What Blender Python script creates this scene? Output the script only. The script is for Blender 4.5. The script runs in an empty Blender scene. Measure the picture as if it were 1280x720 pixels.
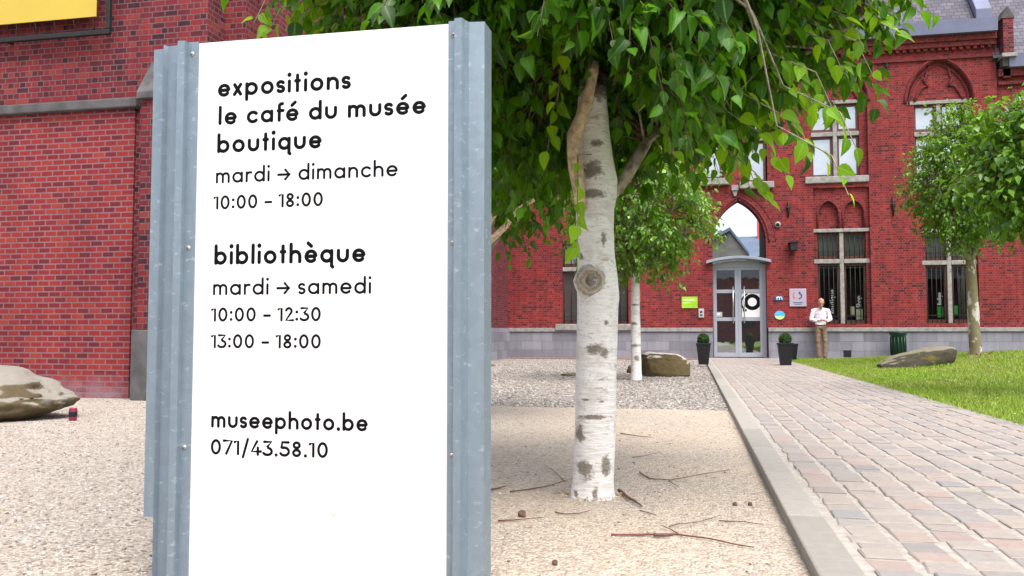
import bpy, bmesh, math, random
import numpy as np
from mathutils import Vector, Matrix, noise
from mathutils.geometry import delaunay_2d_cdt

random.seed(7)
rng = np.random.default_rng(11)
sc = bpy.context.scene
C = sc.collection
R = math.radians
PI = math.pi

# ------------------------------------------------------------------ camera, sky, sun, exposure
F, YAW, PITCH, H = 1062.0, R(11.9), math.atan(57/1062.0), 0.74      # focal length in photo pixels, eye height 0.74 m
cam = bpy.data.cameras.new('camera'); camo = bpy.data.objects.new('camera', cam); C.objects.link(camo)
cam.sensor_width = 36; cam.lens = 36*F/1280; cam.clip_start = .05; cam.clip_end = 2000
camo.location = (0, 0, H); camo.rotation_euler = (PI/2+PITCH, 0, YAW)
sc.camera = camo

w = bpy.data.worlds.new('World'); sc.world = w; w.use_nodes = True
SUN = Vector((.27, -.36, .88)).normalized()
nt = w.node_tree; bg = nt.nodes['Background']; sky = nt.nodes.new('ShaderNodeTexSky')
sky.sky_type = 'NISHITA'; sky.sun_disc = False
sky.sun_elevation = math.asin(SUN.z); sky.sun_rotation = math.atan2(SUN.x, SUN.y)
sky.air_density = 1.0; sky.dust_density = 4.0; sky.ozone_density = 1.0
hs = nt.nodes.new('ShaderNodeHueSaturation'); hs.inputs['Saturation'].default_value = .5; hs.inputs['Value'].default_value = 1.15      # thin white overcast
nt.links.new(sky.outputs[0], hs.inputs['Color']); nt.links.new(hs.outputs[0], bg.inputs[0]); bg.inputs[1].default_value = .15
sl = bpy.data.lights.new('sun', 'SUN'); sl.energy = 1.5; sl.angle = R(48); sl.color = (1, .955, .9)
so = bpy.data.objects.new('sun', sl); C.objects.link(so); so.rotation_euler = (-SUN).to_track_quat('-Z', 'Y').to_euler()
sc.view_settings.view_transform = 'Standard'; sc.view_settings.look = 'None'
sc.view_settings.exposure = 1.12; sc.view_settings.gamma = 1
sc.cycles.max_bounces = 8; sc.cycles.transparent_max_bounces = 8

fwd = Vector((-math.sin(YAW)*math.cos(PITCH), math.cos(YAW)*math.cos(PITCH), math.sin(PITCH)))
rgt = Vector((math.cos(YAW), math.sin(YAW), 0)); upv = rgt.cross(fwd)
def ray(px, py): return fwd + rgt*((px-640)/F) - upv*((py-360)/F)
def P(px, py, Y):                       # measured point of the photograph -> x, z on the upright plane y = Y
    d = ray(px, py); t = Y/d.y
    return d.x*t, H+d.z*t
def G(px, py, z=0):                     # -> point on the ground at height z
    d = ray(px, py); t = (z-H)/d.z
    return Vector((d.x*t, d.y*t, z))
def D(px, py, dep):                     # -> point at that distance along the view axis
    return Vector((0, 0, H)) + ray(px, py)*dep

# ------------------------------------------------------------------ mesh builder
ORG = {}
class MB:
    def __init__(s): s.v = []; s.f = []; s.m = []; s.sm = []
    def add(s, vs, fs, m=0, smooth=False):
        b = len(s.v); s.v += [tuple(v) for v in vs]
        for f in fs: s.f.append(tuple(b+i for i in f)); s.m.append(m); s.sm.append(smooth)
    def box(s, x0, x1, y0, y1, z0, z1, m=0, ch=0):
        x0, x1 = min(x0,x1), max(x0,x1); y0, y1 = min(y0,y1), max(y0,y1); z0, z1 = min(z0,z1), max(z0,z1)
        if ch:
            bm = bmesh.new(); bmesh.ops.create_cube(bm, size=1)
            for v in bm.verts: v.co = Vector(((x0+x1)/2+v.co.x*(x1-x0), (y0+y1)/2+v.co.y*(y1-y0), (z0+z1)/2+v.co.z*(z1-z0)))
            bmesh.ops.bevel(bm, geom=bm.edges[:], offset=ch, segments=2, affect='EDGES', profile=.5)
            s.bm(bm, m); return
        vs = [(x,y,z) for z in (z0,z1) for y in (y0,y1) for x in (x0,x1)]
        s.add(vs, [(0,2,3,1),(4,5,7,6),(0,1,5,4),(1,3,7,5),(3,2,6,7),(2,0,4,6)], m)
    def bm(s, bm, m=0, smooth=False):
        bm.verts.index_update()
        s.add([v.co[:] for v in bm.verts], [[v.index for v in f.verts] for f in bm.faces], m, smooth); bm.free()
    def tube(s, path, rad, n=8, m=0, cap=True, smooth=True, flat=None):
        path = [Vector(p) for p in path]; k = len(path)
        if not hasattr(rad, '__len__'): rad = [rad]*k
        vs = []; ref = None
        for i, p in enumerate(path):
            t = (path[min(i+1,k-1)]-path[max(i-1,0)])
            t = t.normalized() if t.length > 1e-9 else Vector((0,0,1))
            if ref is None: ref = Vector((1,0,0)) if abs(t.x) < .8 else Vector((0,1,0))
            a = (ref - t*ref.dot(t)).normalized(); b = t.cross(a); ref = a
            for j in range(n):
                q = 2*PI*j/n; vs.append(p+(a*math.cos(q)+b*math.sin(q))*rad[i])
        fs = [(i*n+j, i*n+(j+1)%n, (i+1)*n+(j+1)%n, (i+1)*n+j) for i in range(k-1) for j in range(n)]
        if cap: fs += [tuple(range(n-1,-1,-1)), tuple(range((k-1)*n, k*n))]
        s.add(vs, fs, m, smooth)
    def lathe(s, prof, cx, cy, n=20, m=0, sq=False, smooth=True):
        vs = []
        for r, z in prof:
            for j in range(n):
                q = 2*PI*(j+.5)/n; vs.append((cx+r*math.cos(q), cy+r*math.sin(q), z))
        k = len(prof)
        fs = [(i*n+j, i*n+(j+1)%n, (i+1)*n+(j+1)%n, (i+1)*n+j) for i in range(k-1) for j in range(n)]
        fs += [tuple(range(n-1,-1,-1)), tuple(range((k-1)*n, k*n))]
        s.add(vs, fs, m, smooth)
    def prism(s, poly, f3, d, m=0):      # 2D polygon mapped by f3(u,v) then pushed by vector d
        n = len(poly); A = [Vector(f3(u,v)) for u,v in poly]; B = [a+Vector(d) for a in A]
        s.add(A+B, [tuple(range(n)), tuple(range(2*n-1,n-1,-1))]+[(i, n+i, n+(i+1)%n, (i+1)%n) for i in range(n)], m)
    def build(s, name, mats, parent=None, bevel=0):
        me = bpy.data.meshes.new(name)
        o = ORG.get(parent.name, Vector((0,0,0))) if parent else Vector((0,0,0))
        V = np.array(s.v, dtype=np.float64) if s.v else np.zeros((0,3))
        me.from_pydata((V-np.array(o)).tolist(), [], s.f)
        for mt in (mats if isinstance(mats,(list,tuple)) else [mats]): me.materials.append(mt)
        me.polygons.foreach_set('material_index', s.m); me.polygons.foreach_set('use_smooth', s.sm)
        bm = bmesh.new(); bm.from_mesh(me); bmesh.ops.recalc_face_normals(bm, faces=bm.faces[:]); bm.to_mesh(me); bm.free()
        uv = me.uv_layers.new(name='UVMap')
        for p in me.polygons:
            nx, ny, nz = abs(p.normal.x), abs(p.normal.y), abs(p.normal.z)
            for li in p.loop_indices:
                c = s.v[me.loops[li].vertex_index]
                uv.data[li].uv = (c[0], c[1]) if nz > max(nx,ny)*1.6 else ((c[0], c[2]) if ny >= nx else (c[1], c[2]))
        ob = bpy.data.objects.new(name, me); C.objects.link(ob)
        if parent: ob.parent = parent
        ORG[ob.name] = Vector(o)
        if bevel:
            b = ob.modifiers.new('bevel','BEVEL'); b.width = bevel; b.segments = 2; b.limit_method = 'ANGLE'
        return ob

def tag(o, label=None, cat=None, group=None, kind=None):
    if label: o['label'] = label
    if cat: o['category'] = cat
    if group: o['group'] = group
    if kind: o['kind'] = kind
    return o
def thing(name, loc, label, cat, group=None):
    o = bpy.data.objects.new(name, None); C.objects.link(o); o.location = loc; o.empty_display_size = .1
    ORG[o.name] = Vector(loc); return tag(o, label, cat, group)
def copy_tree(o, parent=None):
    c = o.copy(); C.objects.link(c); c.parent = parent; ORG[c.name] = ORG[o.name].copy()
    for ch in list(o.children): copy_tree(ch, c)
    return c

# ------------------------------------------------------------------ materials
class N:                                   # tiny node helper
    def __init__(s, name):
        s.mat = bpy.data.materials.new(name); s.mat.use_nodes = True
        s.t = s.mat.node_tree; s.b = s.t.nodes['Principled BSDF']; s.out = s.t.nodes['Material Output']
    def n(s, typ, **kw):
        nd = s.t.nodes.new('ShaderNode'+typ)
        for k, v in kw.items(): setattr(nd, k, v)
        return nd
    def set(s, nd, **kw):
        for k, v in kw.items():
            i = nd.inputs[k.replace('_',' ')]
            if hasattr(v, 'is_output') : s.t.links.new(v, i)
            else: i.default_value = v
        return nd
    def link(s, a, b): s.t.links.new(a, b)
    def noise(s, vec, scale, detail=4, rough=.55, dist=0):
        nd = s.n('TexNoise'); s.set(nd, Scale=scale, Detail=detail, Roughness=rough, Distortion=dist)
        if vec is not None: s.link(vec, nd.inputs['Vector'])
        return nd.outputs[0]
    def ramp(s, fac, stops, interp='LINEAR'):
        nd = s.n('ValToRGB'); cr = nd.color_ramp; cr.interpolation = interp
        while len(cr.elements) < len(stops): cr.elements.new(.5)
        for e, (p, c) in zip(cr.elements, stops):
            e.position = p; e.color = (c,c,c,1) if not hasattr(c,'__len__') else (*c,1)
        s.link(fac, nd.inputs[0]); return nd.outputs[0]
    def math(s, op, a, b=None, clamp=False):
        nd = s.n('Math', operation=op, use_clamp=clamp)
        for i, v in enumerate((a, b)):
            if v is None: continue
            if hasattr(v,'is_output'): s.link(v, nd.inputs[i])
            else: nd.inputs[i].default_value = v
        return nd.outputs[0]
    def mix(s, fac, a, b, mode='MIX'):
        nd = s.n('Mix', data_type='RGBA', blend_type=mode)
        for i, v in ((0,fac),(6,a),(7,b)):
            if hasattr(v,'is_output'): s.link(v, nd.inputs[i])
            elif hasattr(v,'__len__'): nd.inputs[i].default_value = (*v,1)
            else: nd.inputs[i].default_value = v if i == 0 else (v,v,v,1)
        return nd.outputs[2]
    def bump(s, h, dist=.005, strength=.6):
        nd = s.n('Bump'); s.set(nd, Distance=dist, Strength=strength, Height=h); s.link(nd.outputs[0], s.b.inputs['Normal'])
    def obj(s): return s.n('TexCoord').outputs['Object']
    def pos(s): return s.n('NewGeometry').outputs['Position']
    def island(s): return s.n('NewGeometry').outputs['Random Per Island']
    def uv(s): return s.n('TexCoord').outputs['UV']
    def map(s, vec, scale=(1,1,1), loc=(0,0,0)):
        nd = s.n('Mapping'); s.link(vec, nd.inputs[0]); nd.inputs['Scale'].default_value = scale; nd.inputs['Location'].default_value = loc
        return nd.outputs[0]
    def col(s, c, rough=.6, metal=0, spec=.4):
        if hasattr(c,'is_output'): s.link(c, s.b.inputs['Base Color'])
        else: s.b.inputs['Base Color'].default_value = (*c,1)
        if hasattr(rough,'is_output'): s.link(rough, s.b.inputs['Roughness'])
        else: s.b.inputs['Roughness'].default_value = rough
        s.b.inputs['Metallic'].default_value = metal; s.b.inputs['Specular IOR Level'].default_value = spec
        return s.mat

def simple(name, c, rough=.6, metal=0, var=.15, scale=12, bump=0, spec=.4):
    k = N(name); p = k.pos(); nz = k.noise(p, scale, 5)
    cc = k.mix(k.ramp(nz, [(.3,0),(.7,1)]), tuple(x*(1-var) for x in c), tuple(min(1,x*(1+var)) for x in c))
    if bump: k.bump(nz, bump)
    return k.col(cc, rough, metal, spec)

def brick(name, cols, mortar, bw, rh, ms=.008, squash=None, patch=.45, patch_scale=.8, stain=None, off=.5):
    k = N(name); uv = k.uv()
    wv = k.n('VectorMath', operation='MULTIPLY_ADD'); wn = k.n('TexNoise'); k.link(k.map(uv,(3,3,3)), wn.inputs['Vector'])
    k.link(wn.outputs['Color'], wv.inputs[0]); wv.inputs[1].default_value = (.008,.006,0); k.link(uv, wv.inputs[2])
    b = k.n('TexBrick'); b.offset = off; b.offset_frequency = 2
    if squash: b.squash = squash; b.squash_frequency = 2
    k.link(wv.outputs[0], b.inputs['Vector'])
    k.set(b, Scale=1.0, Mortar_Size=ms, Mortar_Smooth=.25, Bias=0.0, Brick_Width=bw, Row_Height=rh, Color1=(0,0,0,1), Color2=(1,1,1,1), Mortar=(.5,.5,.5,1))
    pn = k.noise(k.map(uv,(1,1.6,1)), patch_scale, 5, .65)
    t = k.math('ADD', b.outputs['Color'], k.math('MULTIPLY', k.math('SUBTRACT', pn, .5), patch), clamp=True)
    base = k.ramp(t, cols)
    fine = k.noise(uv, 55, 3)
    base = k.mix(.5, base, k.mix(fine, (.5,.5,.5), (1.3,1.3,1.3)), 'MULTIPLY')
    mvar = k.mix(k.noise(uv, 1.7, 4), tuple(c*.55 for c in mortar), mortar)
    c = k.mix(b.outputs['Fac'], base, mvar)
    if stain:                                              # whitish bloom at the foot of the wall
        sp = k.n('SeparateXYZ'); k.link(uv, sp.inputs[0])
        g = k.math('SUBTRACT', 1.0, k.math('DIVIDE', sp.outputs[1], stain[0]), clamp=True)
        g = k.math('MULTIPLY', g, k.ramp(k.noise(uv, 5, 5), [(.35,0),(.6,1)]))
        c = k.mix(g, c, stain[1])
    soot = k.noise(k.map(uv,(.55,.28,1)), 1, 6, .68); c = k.mix(.55, c, k.mix(k.ramp(soot,[(.3,0),(.62,1)]), (.55,.52,.54), (1.08,1.06,1.05)), 'MULTIPLY')     # uneven soot and rain streaks
    strk = k.noise(k.map(uv,(5,.22,1)), 1, 5, .65); c = k.mix(.28, c, k.mix(k.ramp(strk,[(.38,0),(.56,1)]), (.5,.48,.5), (1,1,1)), 'MULTIPLY')
    k.bump(k.math('ADD', k.math('MULTIPLY', b.outputs['Fac'], -1.0), k.math('MULTIPLY', fine, .4)), .006, .8)
    return k.col(c, .85, 0, .25)

M = {}
M['brick_front'] = brick('front red brick', [(0,(.06,.017,.021)),(.12,(.135,.018,.021)),(.4,(.215,.022,.024)),(.8,(.27,.026,.026)),(1,(.305,.042,.032))], (.30,.105,.105), .16, .065, .006, .5, .5, .7)
M['brick_old'] = brick('old dark red brick', [(0,(.038,.014,.022)),(.16,(.10,.015,.024)),(.5,(.155,.018,.027)),(.85,(.225,.023,.028)),(1,(.25,.042,.034))], (.21,.115,.12), .165, .066, .007, .5, .75, 1.2)
M['brick_new'] = brick('infill red brick', [(0,(.115,.016,.027)),(.2,(.175,.018,.025)),(.45,(.23,.021,.025)),(.8,(.27,.026,.025)),(1,(.295,.040,.028))], (.28,.14,.15), .155, .065, .010, None, .28, 1.0, (.30,(.25,.16,.19)))
M['brick_arch'] = brick('moulded red brick', [(0,(.07,.018,.022)),(.3,(.16,.02,.024)),(1,(.27,.028,.028))], (.20,.09,.09), .075, .065, .006, None, .5, 2)
M['plinth'] = brick('blue stone blocks', [(0,(.20,.20,.235)),(.5,(.255,.255,.295)),(1,(.31,.31,.35))], (.23,.23,.26), .62, .26, .006, None, .5, 1.5)
M['slate'] = brick('roof slates', [(0,(.10,.097,.12)),(.5,(.13,.125,.155)),(1,(.165,.158,.19))], (.085,.08,.10), .20, .13, .010, None, .35, 1)
M['stone'] = simple('grey stone trim', (.27,.255,.245), .8, 0, .3, 9, .004)
M['dark_stone'] = simple('dark weathered stone', (.085,.08,.082), .85, 0, .4, 5, .006)
M['zinc'] = simple('zinc sheet', (.27,.30,.36), .5, .3, .12, 3)
M['gutter'] = simple('blue grey gutter lead', (.13,.14,.22), .55, .2, .15, 2)
M['door_metal'] = simple('grey door frame paint', (.36,.39,.45), .4, .2, .05, 3)
M['steel'] = simple('brushed steel', (.6,.6,.6), .3, .9, .05, 20)
M['iron'] = simple('black iron', (.02,.018,.018), .6, .3, .3, 20)
M['wood'] = simple('brown window wood', (.11,.045,.032), .5, 0, .2, 8)
M['black'] = simple('black plastic', (.006,.006,.008), .55, 0, .2, 10)
M['dark'] = simple('dark interior', (.012,.011,.011), .9, 0, .3, 2)
M['white'] = simple('white paint', (.82,.82,.82), .5, 0, .03, 4)
M['ink'] = simple('black lettering', (.004,.004,.006), .6, 0, .1, 30, 0, .08)
M['yellow'] = simple('yellow banner sheet', (.50,.365,.05), .5, 0, .05, 1.5)
M['green_sign'] = simple('green sign', (.30,.56,.03), .4, 0, .15, 4)
M['pale_green'] = simple('pale green print', (.55,.72,.25), .4, 0, .1, 4)
M['lilac'] = simple('lilac grey plaque', (.42,.36,.46), .35, .1, .06, 5)
M['grey_box'] = simple('grey metal box', (.5,.5,.5), .4, .4, .06, 9)
M['blue'] = simple('blue enamel', (.08,.42,.78), .4, 0, .1, 9)
M['pale_blue'] = simple('pale blue print', (.45,.7,.85), .4, 0, .1, 9)
M['navy'] = simple('navy print', (.03,.06,.16), .4, 0, .1, 9)
M['lime'] = simple('lime print', (.55,.75,.2), .4, 0, .1, 9)
M['red'] = simple('red print', (.6,.08,.06), .4, 0, .1, 9)
M['bin_green'] = simple('dark green bin paint', (.012,.045,.032), .4, .1, .2, 9)
M['bright_green'] = simple('bright green print', (.05,.35,.07), .5, 0, .2, 6)
M['cream'] = simple('pale yellow leaflet', (.55,.55,.35), .5, 0, .2, 6)
M['blind'] = simple('dark grey blind', (.045,.05,.062), .7, 0, .2, 3)
M['twig'] = simple('dry twig bark', (.13,.07,.052), .8, 0, .4, 40)
M['twig_red'] = simple('red brown twig bark', (.15,.052,.045), .6, 0, .3, 30)
M['bark_tan'] = simple('bare tan wood', (.56,.42,.28), .75, 0, .45, 38, .008)
M['limb'] = simple('grey brown limb bark', (.26,.225,.18), .8, 0, .55, 26, .008)
M['can'] = simple('pink printed tin', (.27,.03,.075), .3, .4, .2, 30)
M['house_wall'] = simple('grey render', (.12,.125,.115), .9, 0, .3, 2)
M['house_roof'] = simple('blue grey roof', (.09,.125,.18), .6, 0, .15, 1.2)
M['earth'] = simple('red brown earth edging', (.22,.13,.11), .9, 0, .3, 6)
M['skin'] = simple('skin', (.50,.25,.19), .5, 0, .08, 20)
M['shirt'] = simple('white shirt cloth', (.74,.70,.78), .85, 0, .06, 9, .01)
M['trousers'] = simple('khaki trouser cloth', (.20,.135,.09), .9, 0, .12, 9, .01)
M['shoe'] = simple('brown shoe leather', (.09,.04,.035), .5, 0, .2, 30)
M['hair'] = simple('grey hair', (.36,.30,.27), .8, 0, .25, 60)
M['end_grain'] = simple('grey cut end', (.22,.19,.17), .9, 0, .3, 60)

def galv():
    k = N('galvanised steel'); p = k.pos()
    n1 = k.noise(k.map(p,(30,30,6)), 1, 5, .7); v = k.n('TexVoronoi'); k.link(p, v.inputs['Vector']); v.inputs['Scale'].default_value = 40
    c = k.mix(n1, (.195,.255,.31), (.275,.335,.39)); sv = k.n('SeparateColor'); k.link(v.outputs['Color'], sv.inputs[0]); c = k.mix(.25, c, k.mix(sv.outputs[0], (.75,.75,.75), (1.15,1.15,1.15)), 'MULTIPLY')
    st = k.ramp(k.noise(k.map(p,(40,40,70)), 1, 3, .5), [(.62,0),(.72,1)])
    c = k.mix(k.math('MULTIPLY', st, .35), c, (.58,.66,.70))
    return k.col(c, k.math('ADD', .42, k.math('MULTIPLY', n1, .2)), .55, .5)
M['galv'] = galv()

def panel_mat(cx, cz):
    k = N('white sign panel'); p = k.pos()
    g = k.n('VectorMath', operation='SUBTRACT'); k.link(p, g.inputs[0]); g.inputs[1].default_value = (cx, 0, cz)
    m2 = k.n('VectorMath', operation='MULTIPLY'); k.link(g.outputs[0], m2.inputs[0]); m2.inputs[1].default_value = (10,0,17)
    ln = k.n('VectorMath', operation='LENGTH'); k.link(m2.outputs[0], ln.inputs[0])
    msk = k.math('MULTIPLY', k.math('SUBTRACT', 1.0, ln.outputs['Value'], True), k.ramp(k.noise(p, 60, 5, .7), [(.42,0),(.6,1)]))
    grime = k.ramp(k.noise(k.map(p,(1,1,.4)), 3, 6), [(.3,(.80,.80,.80)),(.7,(.85,.85,.85))])
    return k.col(k.mix(msk, grime, (.50,.46,.40)), .35, 0, .4)

def glass(name, dark, fac, tint=(.85,.9,.95), rough=.015):
    k = N(name); g = k.n('BsdfGlossy'); g.inputs['Color'].default_value = (*tint,1); g.inputs['Roughness'].default_value = rough
    wob = k.n('Bump'); wob.inputs['Distance'].default_value = .0035; wob.inputs['Strength'].default_value = .35
    k.link(k.noise(k.pos(), 2.2, 2), wob.inputs['Height']); k.link(wob.outputs[0], g.inputs['Normal'])
    c = k.mix(k.ramp(k.noise(k.pos(), 1.3, 3), [(.35,0),(.65,1)]), tuple(x*.75 for x in dark), tuple(x*1.2 for x in dark))
    k.col(c, .5)
    mx = k.n('MixShader'); mx.inputs[0].default_value = fac
    k.link(k.b.outputs[0], mx.inputs[1]); k.link(g.outputs[0], mx.inputs[2]); k.link(mx.outputs[0], k.out.inputs[0])
    return k.mat
M['pane_upper'] = glass('upper window glass with sky reflection and blinds', (.27,.29,.34), .22)  # pale base: sky reflection put into the colour; white blind only on ground floor
def clear(name, fac, tint):
    k = N(name); g = k.n('BsdfGlossy'); g.inputs['Roughness'].default_value = .02; t = k.n('BsdfTransparent'); t.inputs[0].default_value = (*tint,1)
    mx = k.n('MixShader'); mx.inputs[0].default_value = fac; k.link(t.outputs[0], mx.inputs[1]); k.link(g.outputs[0], mx.inputs[2]); k.link(mx.outputs[0], k.out.inputs[0]); return k.mat
M['pane_lower'] = clear('lower window glass', .035, (.8,.82,.82))
M['pane_mid'] = glass('window glass over net curtain', (.04,.042,.04), .14)
M['pane_door'] = glass('door glass', (.010,.011,.010), .50, (.8,.85,.85))

def leaf_mat(name, a, b, tr, trans=.42, gl=.42, sp=.28):
    k = N(name); r = k.island()
    c = k.ramp(r, [(0,a),(.45,tuple(x*.7+y*.3 for x,y in zip(a,b))),(.85,b),(1,tuple(x*1.35 for x in b))])
    vn = k.noise(k.pos(), 60, 3); c = k.mix(.35, c, k.mix(vn,(.6,.6,.6),(1.25,1.25,1.25)), 'MULTIPLY')
    rb = k.n('Attribute'); rb.attribute_name = 'rib'; c = k.mix(k.math('MULTIPLY', k.ramp(rb.outputs['Fac'],[(.84,0),(.95,1)]), .55), c, tuple(x*1.5+.03 for x in b))      # pale midrib
    k.col(c, gl, 0, sp)
    t = k.n('BsdfTranslucent'); k.link(k.mix(r, tuple(x*.75 for x in tr), tr), t.inputs[0])
    mx = k.n('MixShader'); mx.inputs[0].default_value = trans
    k.link(k.b.outputs[0], mx.inputs[1]); k.link(t.outputs[0], mx.inputs[2]); k.link(mx.outputs[0], k.out.inputs[0])
    return k.mat
M['leaf'] = leaf_mat('green leaf', (.005,.028,.003), (.060,.19,.007), (.25,.58,.010), .28)  # near-black end of the ramp: shade inside the crown put into the colour
M['leaf_backlit'] = leaf_mat('backlit yellow green leaf', (.09,.24,.008), (.20,.42,.015), (.50,.80,.02), .48)  # lit copy for the edge sprays: light through the leaves put into the colour
M['leaf_far'] = leaf_mat('glossy green leaf', (.022,.075,.007), (.17,.34,.03), (.34,.62,.03), .33, .33, .5)
M['leaf_box'] = leaf_mat('box leaf', (.012,.045,.010), (.035,.10,.014), (.06,.16,.02), .2)

def birch(name, patches, x0, y0, dense=1.0):
    k = N(name); p = k.pos(); sp = k.n('SeparateXYZ'); k.link(p, sp.inputs[0])
    lines = k.noise(k.map(p,(9,9,95)), 1, 4, .6)
    lent = k.ramp(k.noise(k.map(p,(22,22,190)), 1, 3, .55), [(.60,0),(.68,1)])
    big = k.noise(k.map(p,(7,7,10)), 1, 6, .7)
    c = k.mix(k.ramp(lines,[(.35,0),(.65,1)]), (.73,.71,.69), (.85,.84,.82))
    c = k.mix(k.math('MULTIPLY', lent, .38), c, (.30,.24,.20))
    c = k.mix(k.math('MULTIPLY', k.ramp(big,[(.52,0),(.62,1)]), .38*dense), c, (.44,.37,.31))
    peel = k.noise(k.map(p,(16,16,44)), 1, 7, .8, .8); c = k.mix(k.math('MULTIPLY', k.ramp(peel,[(.57,0),(.60,1)]), .65*dense), c, k.mix(lines, (.16,.125,.10), (.50,.43,.37)))
    mm = None
    for (dx, z, rx, rz) in patches:
        a = k.math('DIVIDE', k.math('SUBTRACT', sp.outputs[0], x0+dx), rx); b = k.math('DIVIDE', k.math('SUBTRACT', sp.outputs[2], z), rz)
        d = k.math('SQRT', k.math('ADD', k.math('MULTIPLY', a, a), k.math('MULTIPLY', b, b)))
        mm = d if mm is None else k.math('MINIMUM', mm, d)
    if mm is not None:
        mk = k.math('ADD', mm, k.math('ADD', k.math('MULTIPLY', k.math('SUBTRACT', k.noise(k.map(p,(1,1,1.8)), 15, 6, .8), .5), 2.6), k.math('MULTIPLY', k.math('SUBTRACT', k.noise(p, 70, 4, .7), .5), 1.2)))
        c = k.mix(k.math('MULTIPLY', k.ramp(mk,[(.55,1),(1.0,0)]), .93), c, k.mix(k.noise(k.map(p,(1,1,2)), 50, 4), (.06,.052,.04), (.34,.29,.24)))
    k.bump(k.math('ADD', k.math('ADD', lines, k.math('MULTIPLY', big, 1.2)), k.math('MULTIPLY', peel, 1.5)), .008, .7)
    return k.col(c, .75, 0, .2)

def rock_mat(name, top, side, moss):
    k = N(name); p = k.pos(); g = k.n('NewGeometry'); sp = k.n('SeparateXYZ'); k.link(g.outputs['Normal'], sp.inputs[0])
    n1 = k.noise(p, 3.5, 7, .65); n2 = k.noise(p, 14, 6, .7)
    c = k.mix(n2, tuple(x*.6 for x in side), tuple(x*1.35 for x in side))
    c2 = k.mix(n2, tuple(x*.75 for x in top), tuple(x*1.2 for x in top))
    c = k.mix(k.ramp(k.math('ADD', sp.outputs[2], k.math('MULTIPLY', k.math('SUBTRACT', n1, .5), .7)), [(.58,0),(.72,1)]), c, c2)   # paler tone on the upper faces
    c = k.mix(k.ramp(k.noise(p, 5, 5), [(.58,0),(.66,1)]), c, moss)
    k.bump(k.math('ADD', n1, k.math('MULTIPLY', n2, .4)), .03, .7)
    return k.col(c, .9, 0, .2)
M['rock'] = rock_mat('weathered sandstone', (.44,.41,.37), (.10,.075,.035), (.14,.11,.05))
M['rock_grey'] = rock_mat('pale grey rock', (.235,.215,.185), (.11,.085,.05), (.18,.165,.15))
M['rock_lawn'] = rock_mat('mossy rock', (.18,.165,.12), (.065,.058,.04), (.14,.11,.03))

def ground_mat():
    k = N('gravel ground'); p = k.pos(); sp = k.n('SeparateXYZ'); k.link(p, sp.inputs[0])
    v = k.n('TexVoronoi'); k.link(k.map(p,(1,1,.01)), v.inputs['Vector']); v.inputs['Scale'].default_value = 85
    v2 = k.n('TexVoronoi'); k.link(k.map(p,(1,1,.01)), v2.inputs['Vector']); v2.inputs['Scale'].default_value = 26
    big = k.noise(p, .9, 6, .6); mid = k.noise(p, 9, 5, .6)
    rnd = k.n('SeparateColor'); k.link(v.outputs['Color'], rnd.inputs[0])
    rnd2 = k.n('SeparateColor'); k.link(v2.outputs['Color'], rnd2.inputs[0])
    sand = k.mix(k.ramp(rnd.outputs[0],[(0,0),(1,1)]), (.37,.295,.225), (.61,.525,.43))
    pale = k.mix(k.ramp(rnd.outputs[0],[(0,0),(1,1)]), (.28,.24,.20), (.55,.50,.44))
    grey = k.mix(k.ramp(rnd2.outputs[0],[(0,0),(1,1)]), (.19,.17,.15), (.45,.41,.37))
    xx = k.math('ADD', sp.outputs[0], k.math('MULTIPLY', k.math('SUBTRACT', big, .5), 2.4))
    c = k.mix(k.ramp(k.math('ADD', k.math('MULTIPLY', xx, .4), 1.0), [(.05,0),(.6,1)]), pale, sand)
    c = k.mix(k.ramp(big,[(.42,0),(.62,.7)]), c, pale)
    c = k.mix(.35, c, k.mix(mid,(.6,.58,.55),(1.2,1.2,1.2)), 'MULTIPLY')
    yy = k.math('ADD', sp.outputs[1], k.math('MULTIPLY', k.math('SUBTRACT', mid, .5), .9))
    c = k.mix(k.ramp(k.math('SUBTRACT', yy, 8.4), [(.1,0),(.35,1)]), c, grey)  # far gravel greyed: tree shade worked into its pebble colour
    k.bump(k.math('ADD', k.math('MULTIPLY', v.outputs['Distance'], -1), k.math('MULTIPLY', v2.outputs['Distance'], -.6)), .012, .9)
    return k.col(c, .92, 0, .2)
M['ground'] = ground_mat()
def isl(name, stops, rough=.85, nscale=40, bump=.003):
    k = N(name); c = k.ramp(k.island(), stops); nz = k.noise(k.pos(), nscale, 5, .65)
    c = k.mix(.5, c, k.mix(nz,(.55,.55,.55),(1.35,1.35,1.35)), 'MULTIPLY'); k.bump(nz, bump)
    return k.col(c, rough, 0, .3)
M['chip'] = isl('stone chips', [(0,(.17,.125,.10)),(.18,(.28,.22,.185)),(.5,(.39,.325,.285)),(.8,(.48,.425,.39)),(.95,(.66,.64,.62)),(1,(.24,.22,.21))])
M['chip_grey_shaded'] = isl('shaded grey pebbles', [(0,(.16,.145,.13)),(.4,(.28,.255,.23)),(.8,(.42,.385,.35)),(1,(.54,.51,.475))])  # pebble grey that includes the trees' shade over the far gravel
M['sett'] = isl('sandstone setts', [(0,(0.228,0.212,0.204)),(.12,(0.283,0.250,0.227)),(.26,(0.316,0.276,0.244)),(.38,(0.260,0.244,0.233)),(.5,(0.324,0.270,0.242)),(.62,(0.283,0.255,0.233)),(.74,(0.321,0.279,0.242)),(.83,(0.312,0.244,0.215)),(.91,(0.242,0.232,0.230)),(1,(0.301,0.267,0.242))], .75, 24, .009)
M['kerb'] = isl('grey kerb slabs', [(0,(.26,.245,.22)),(1,(.32,.30,.27))], .85, 22, .006)
M['joint'] = simple('pale sandy joint', (.34,.31,.275), .95, 0, .22, 30, .004)
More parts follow.
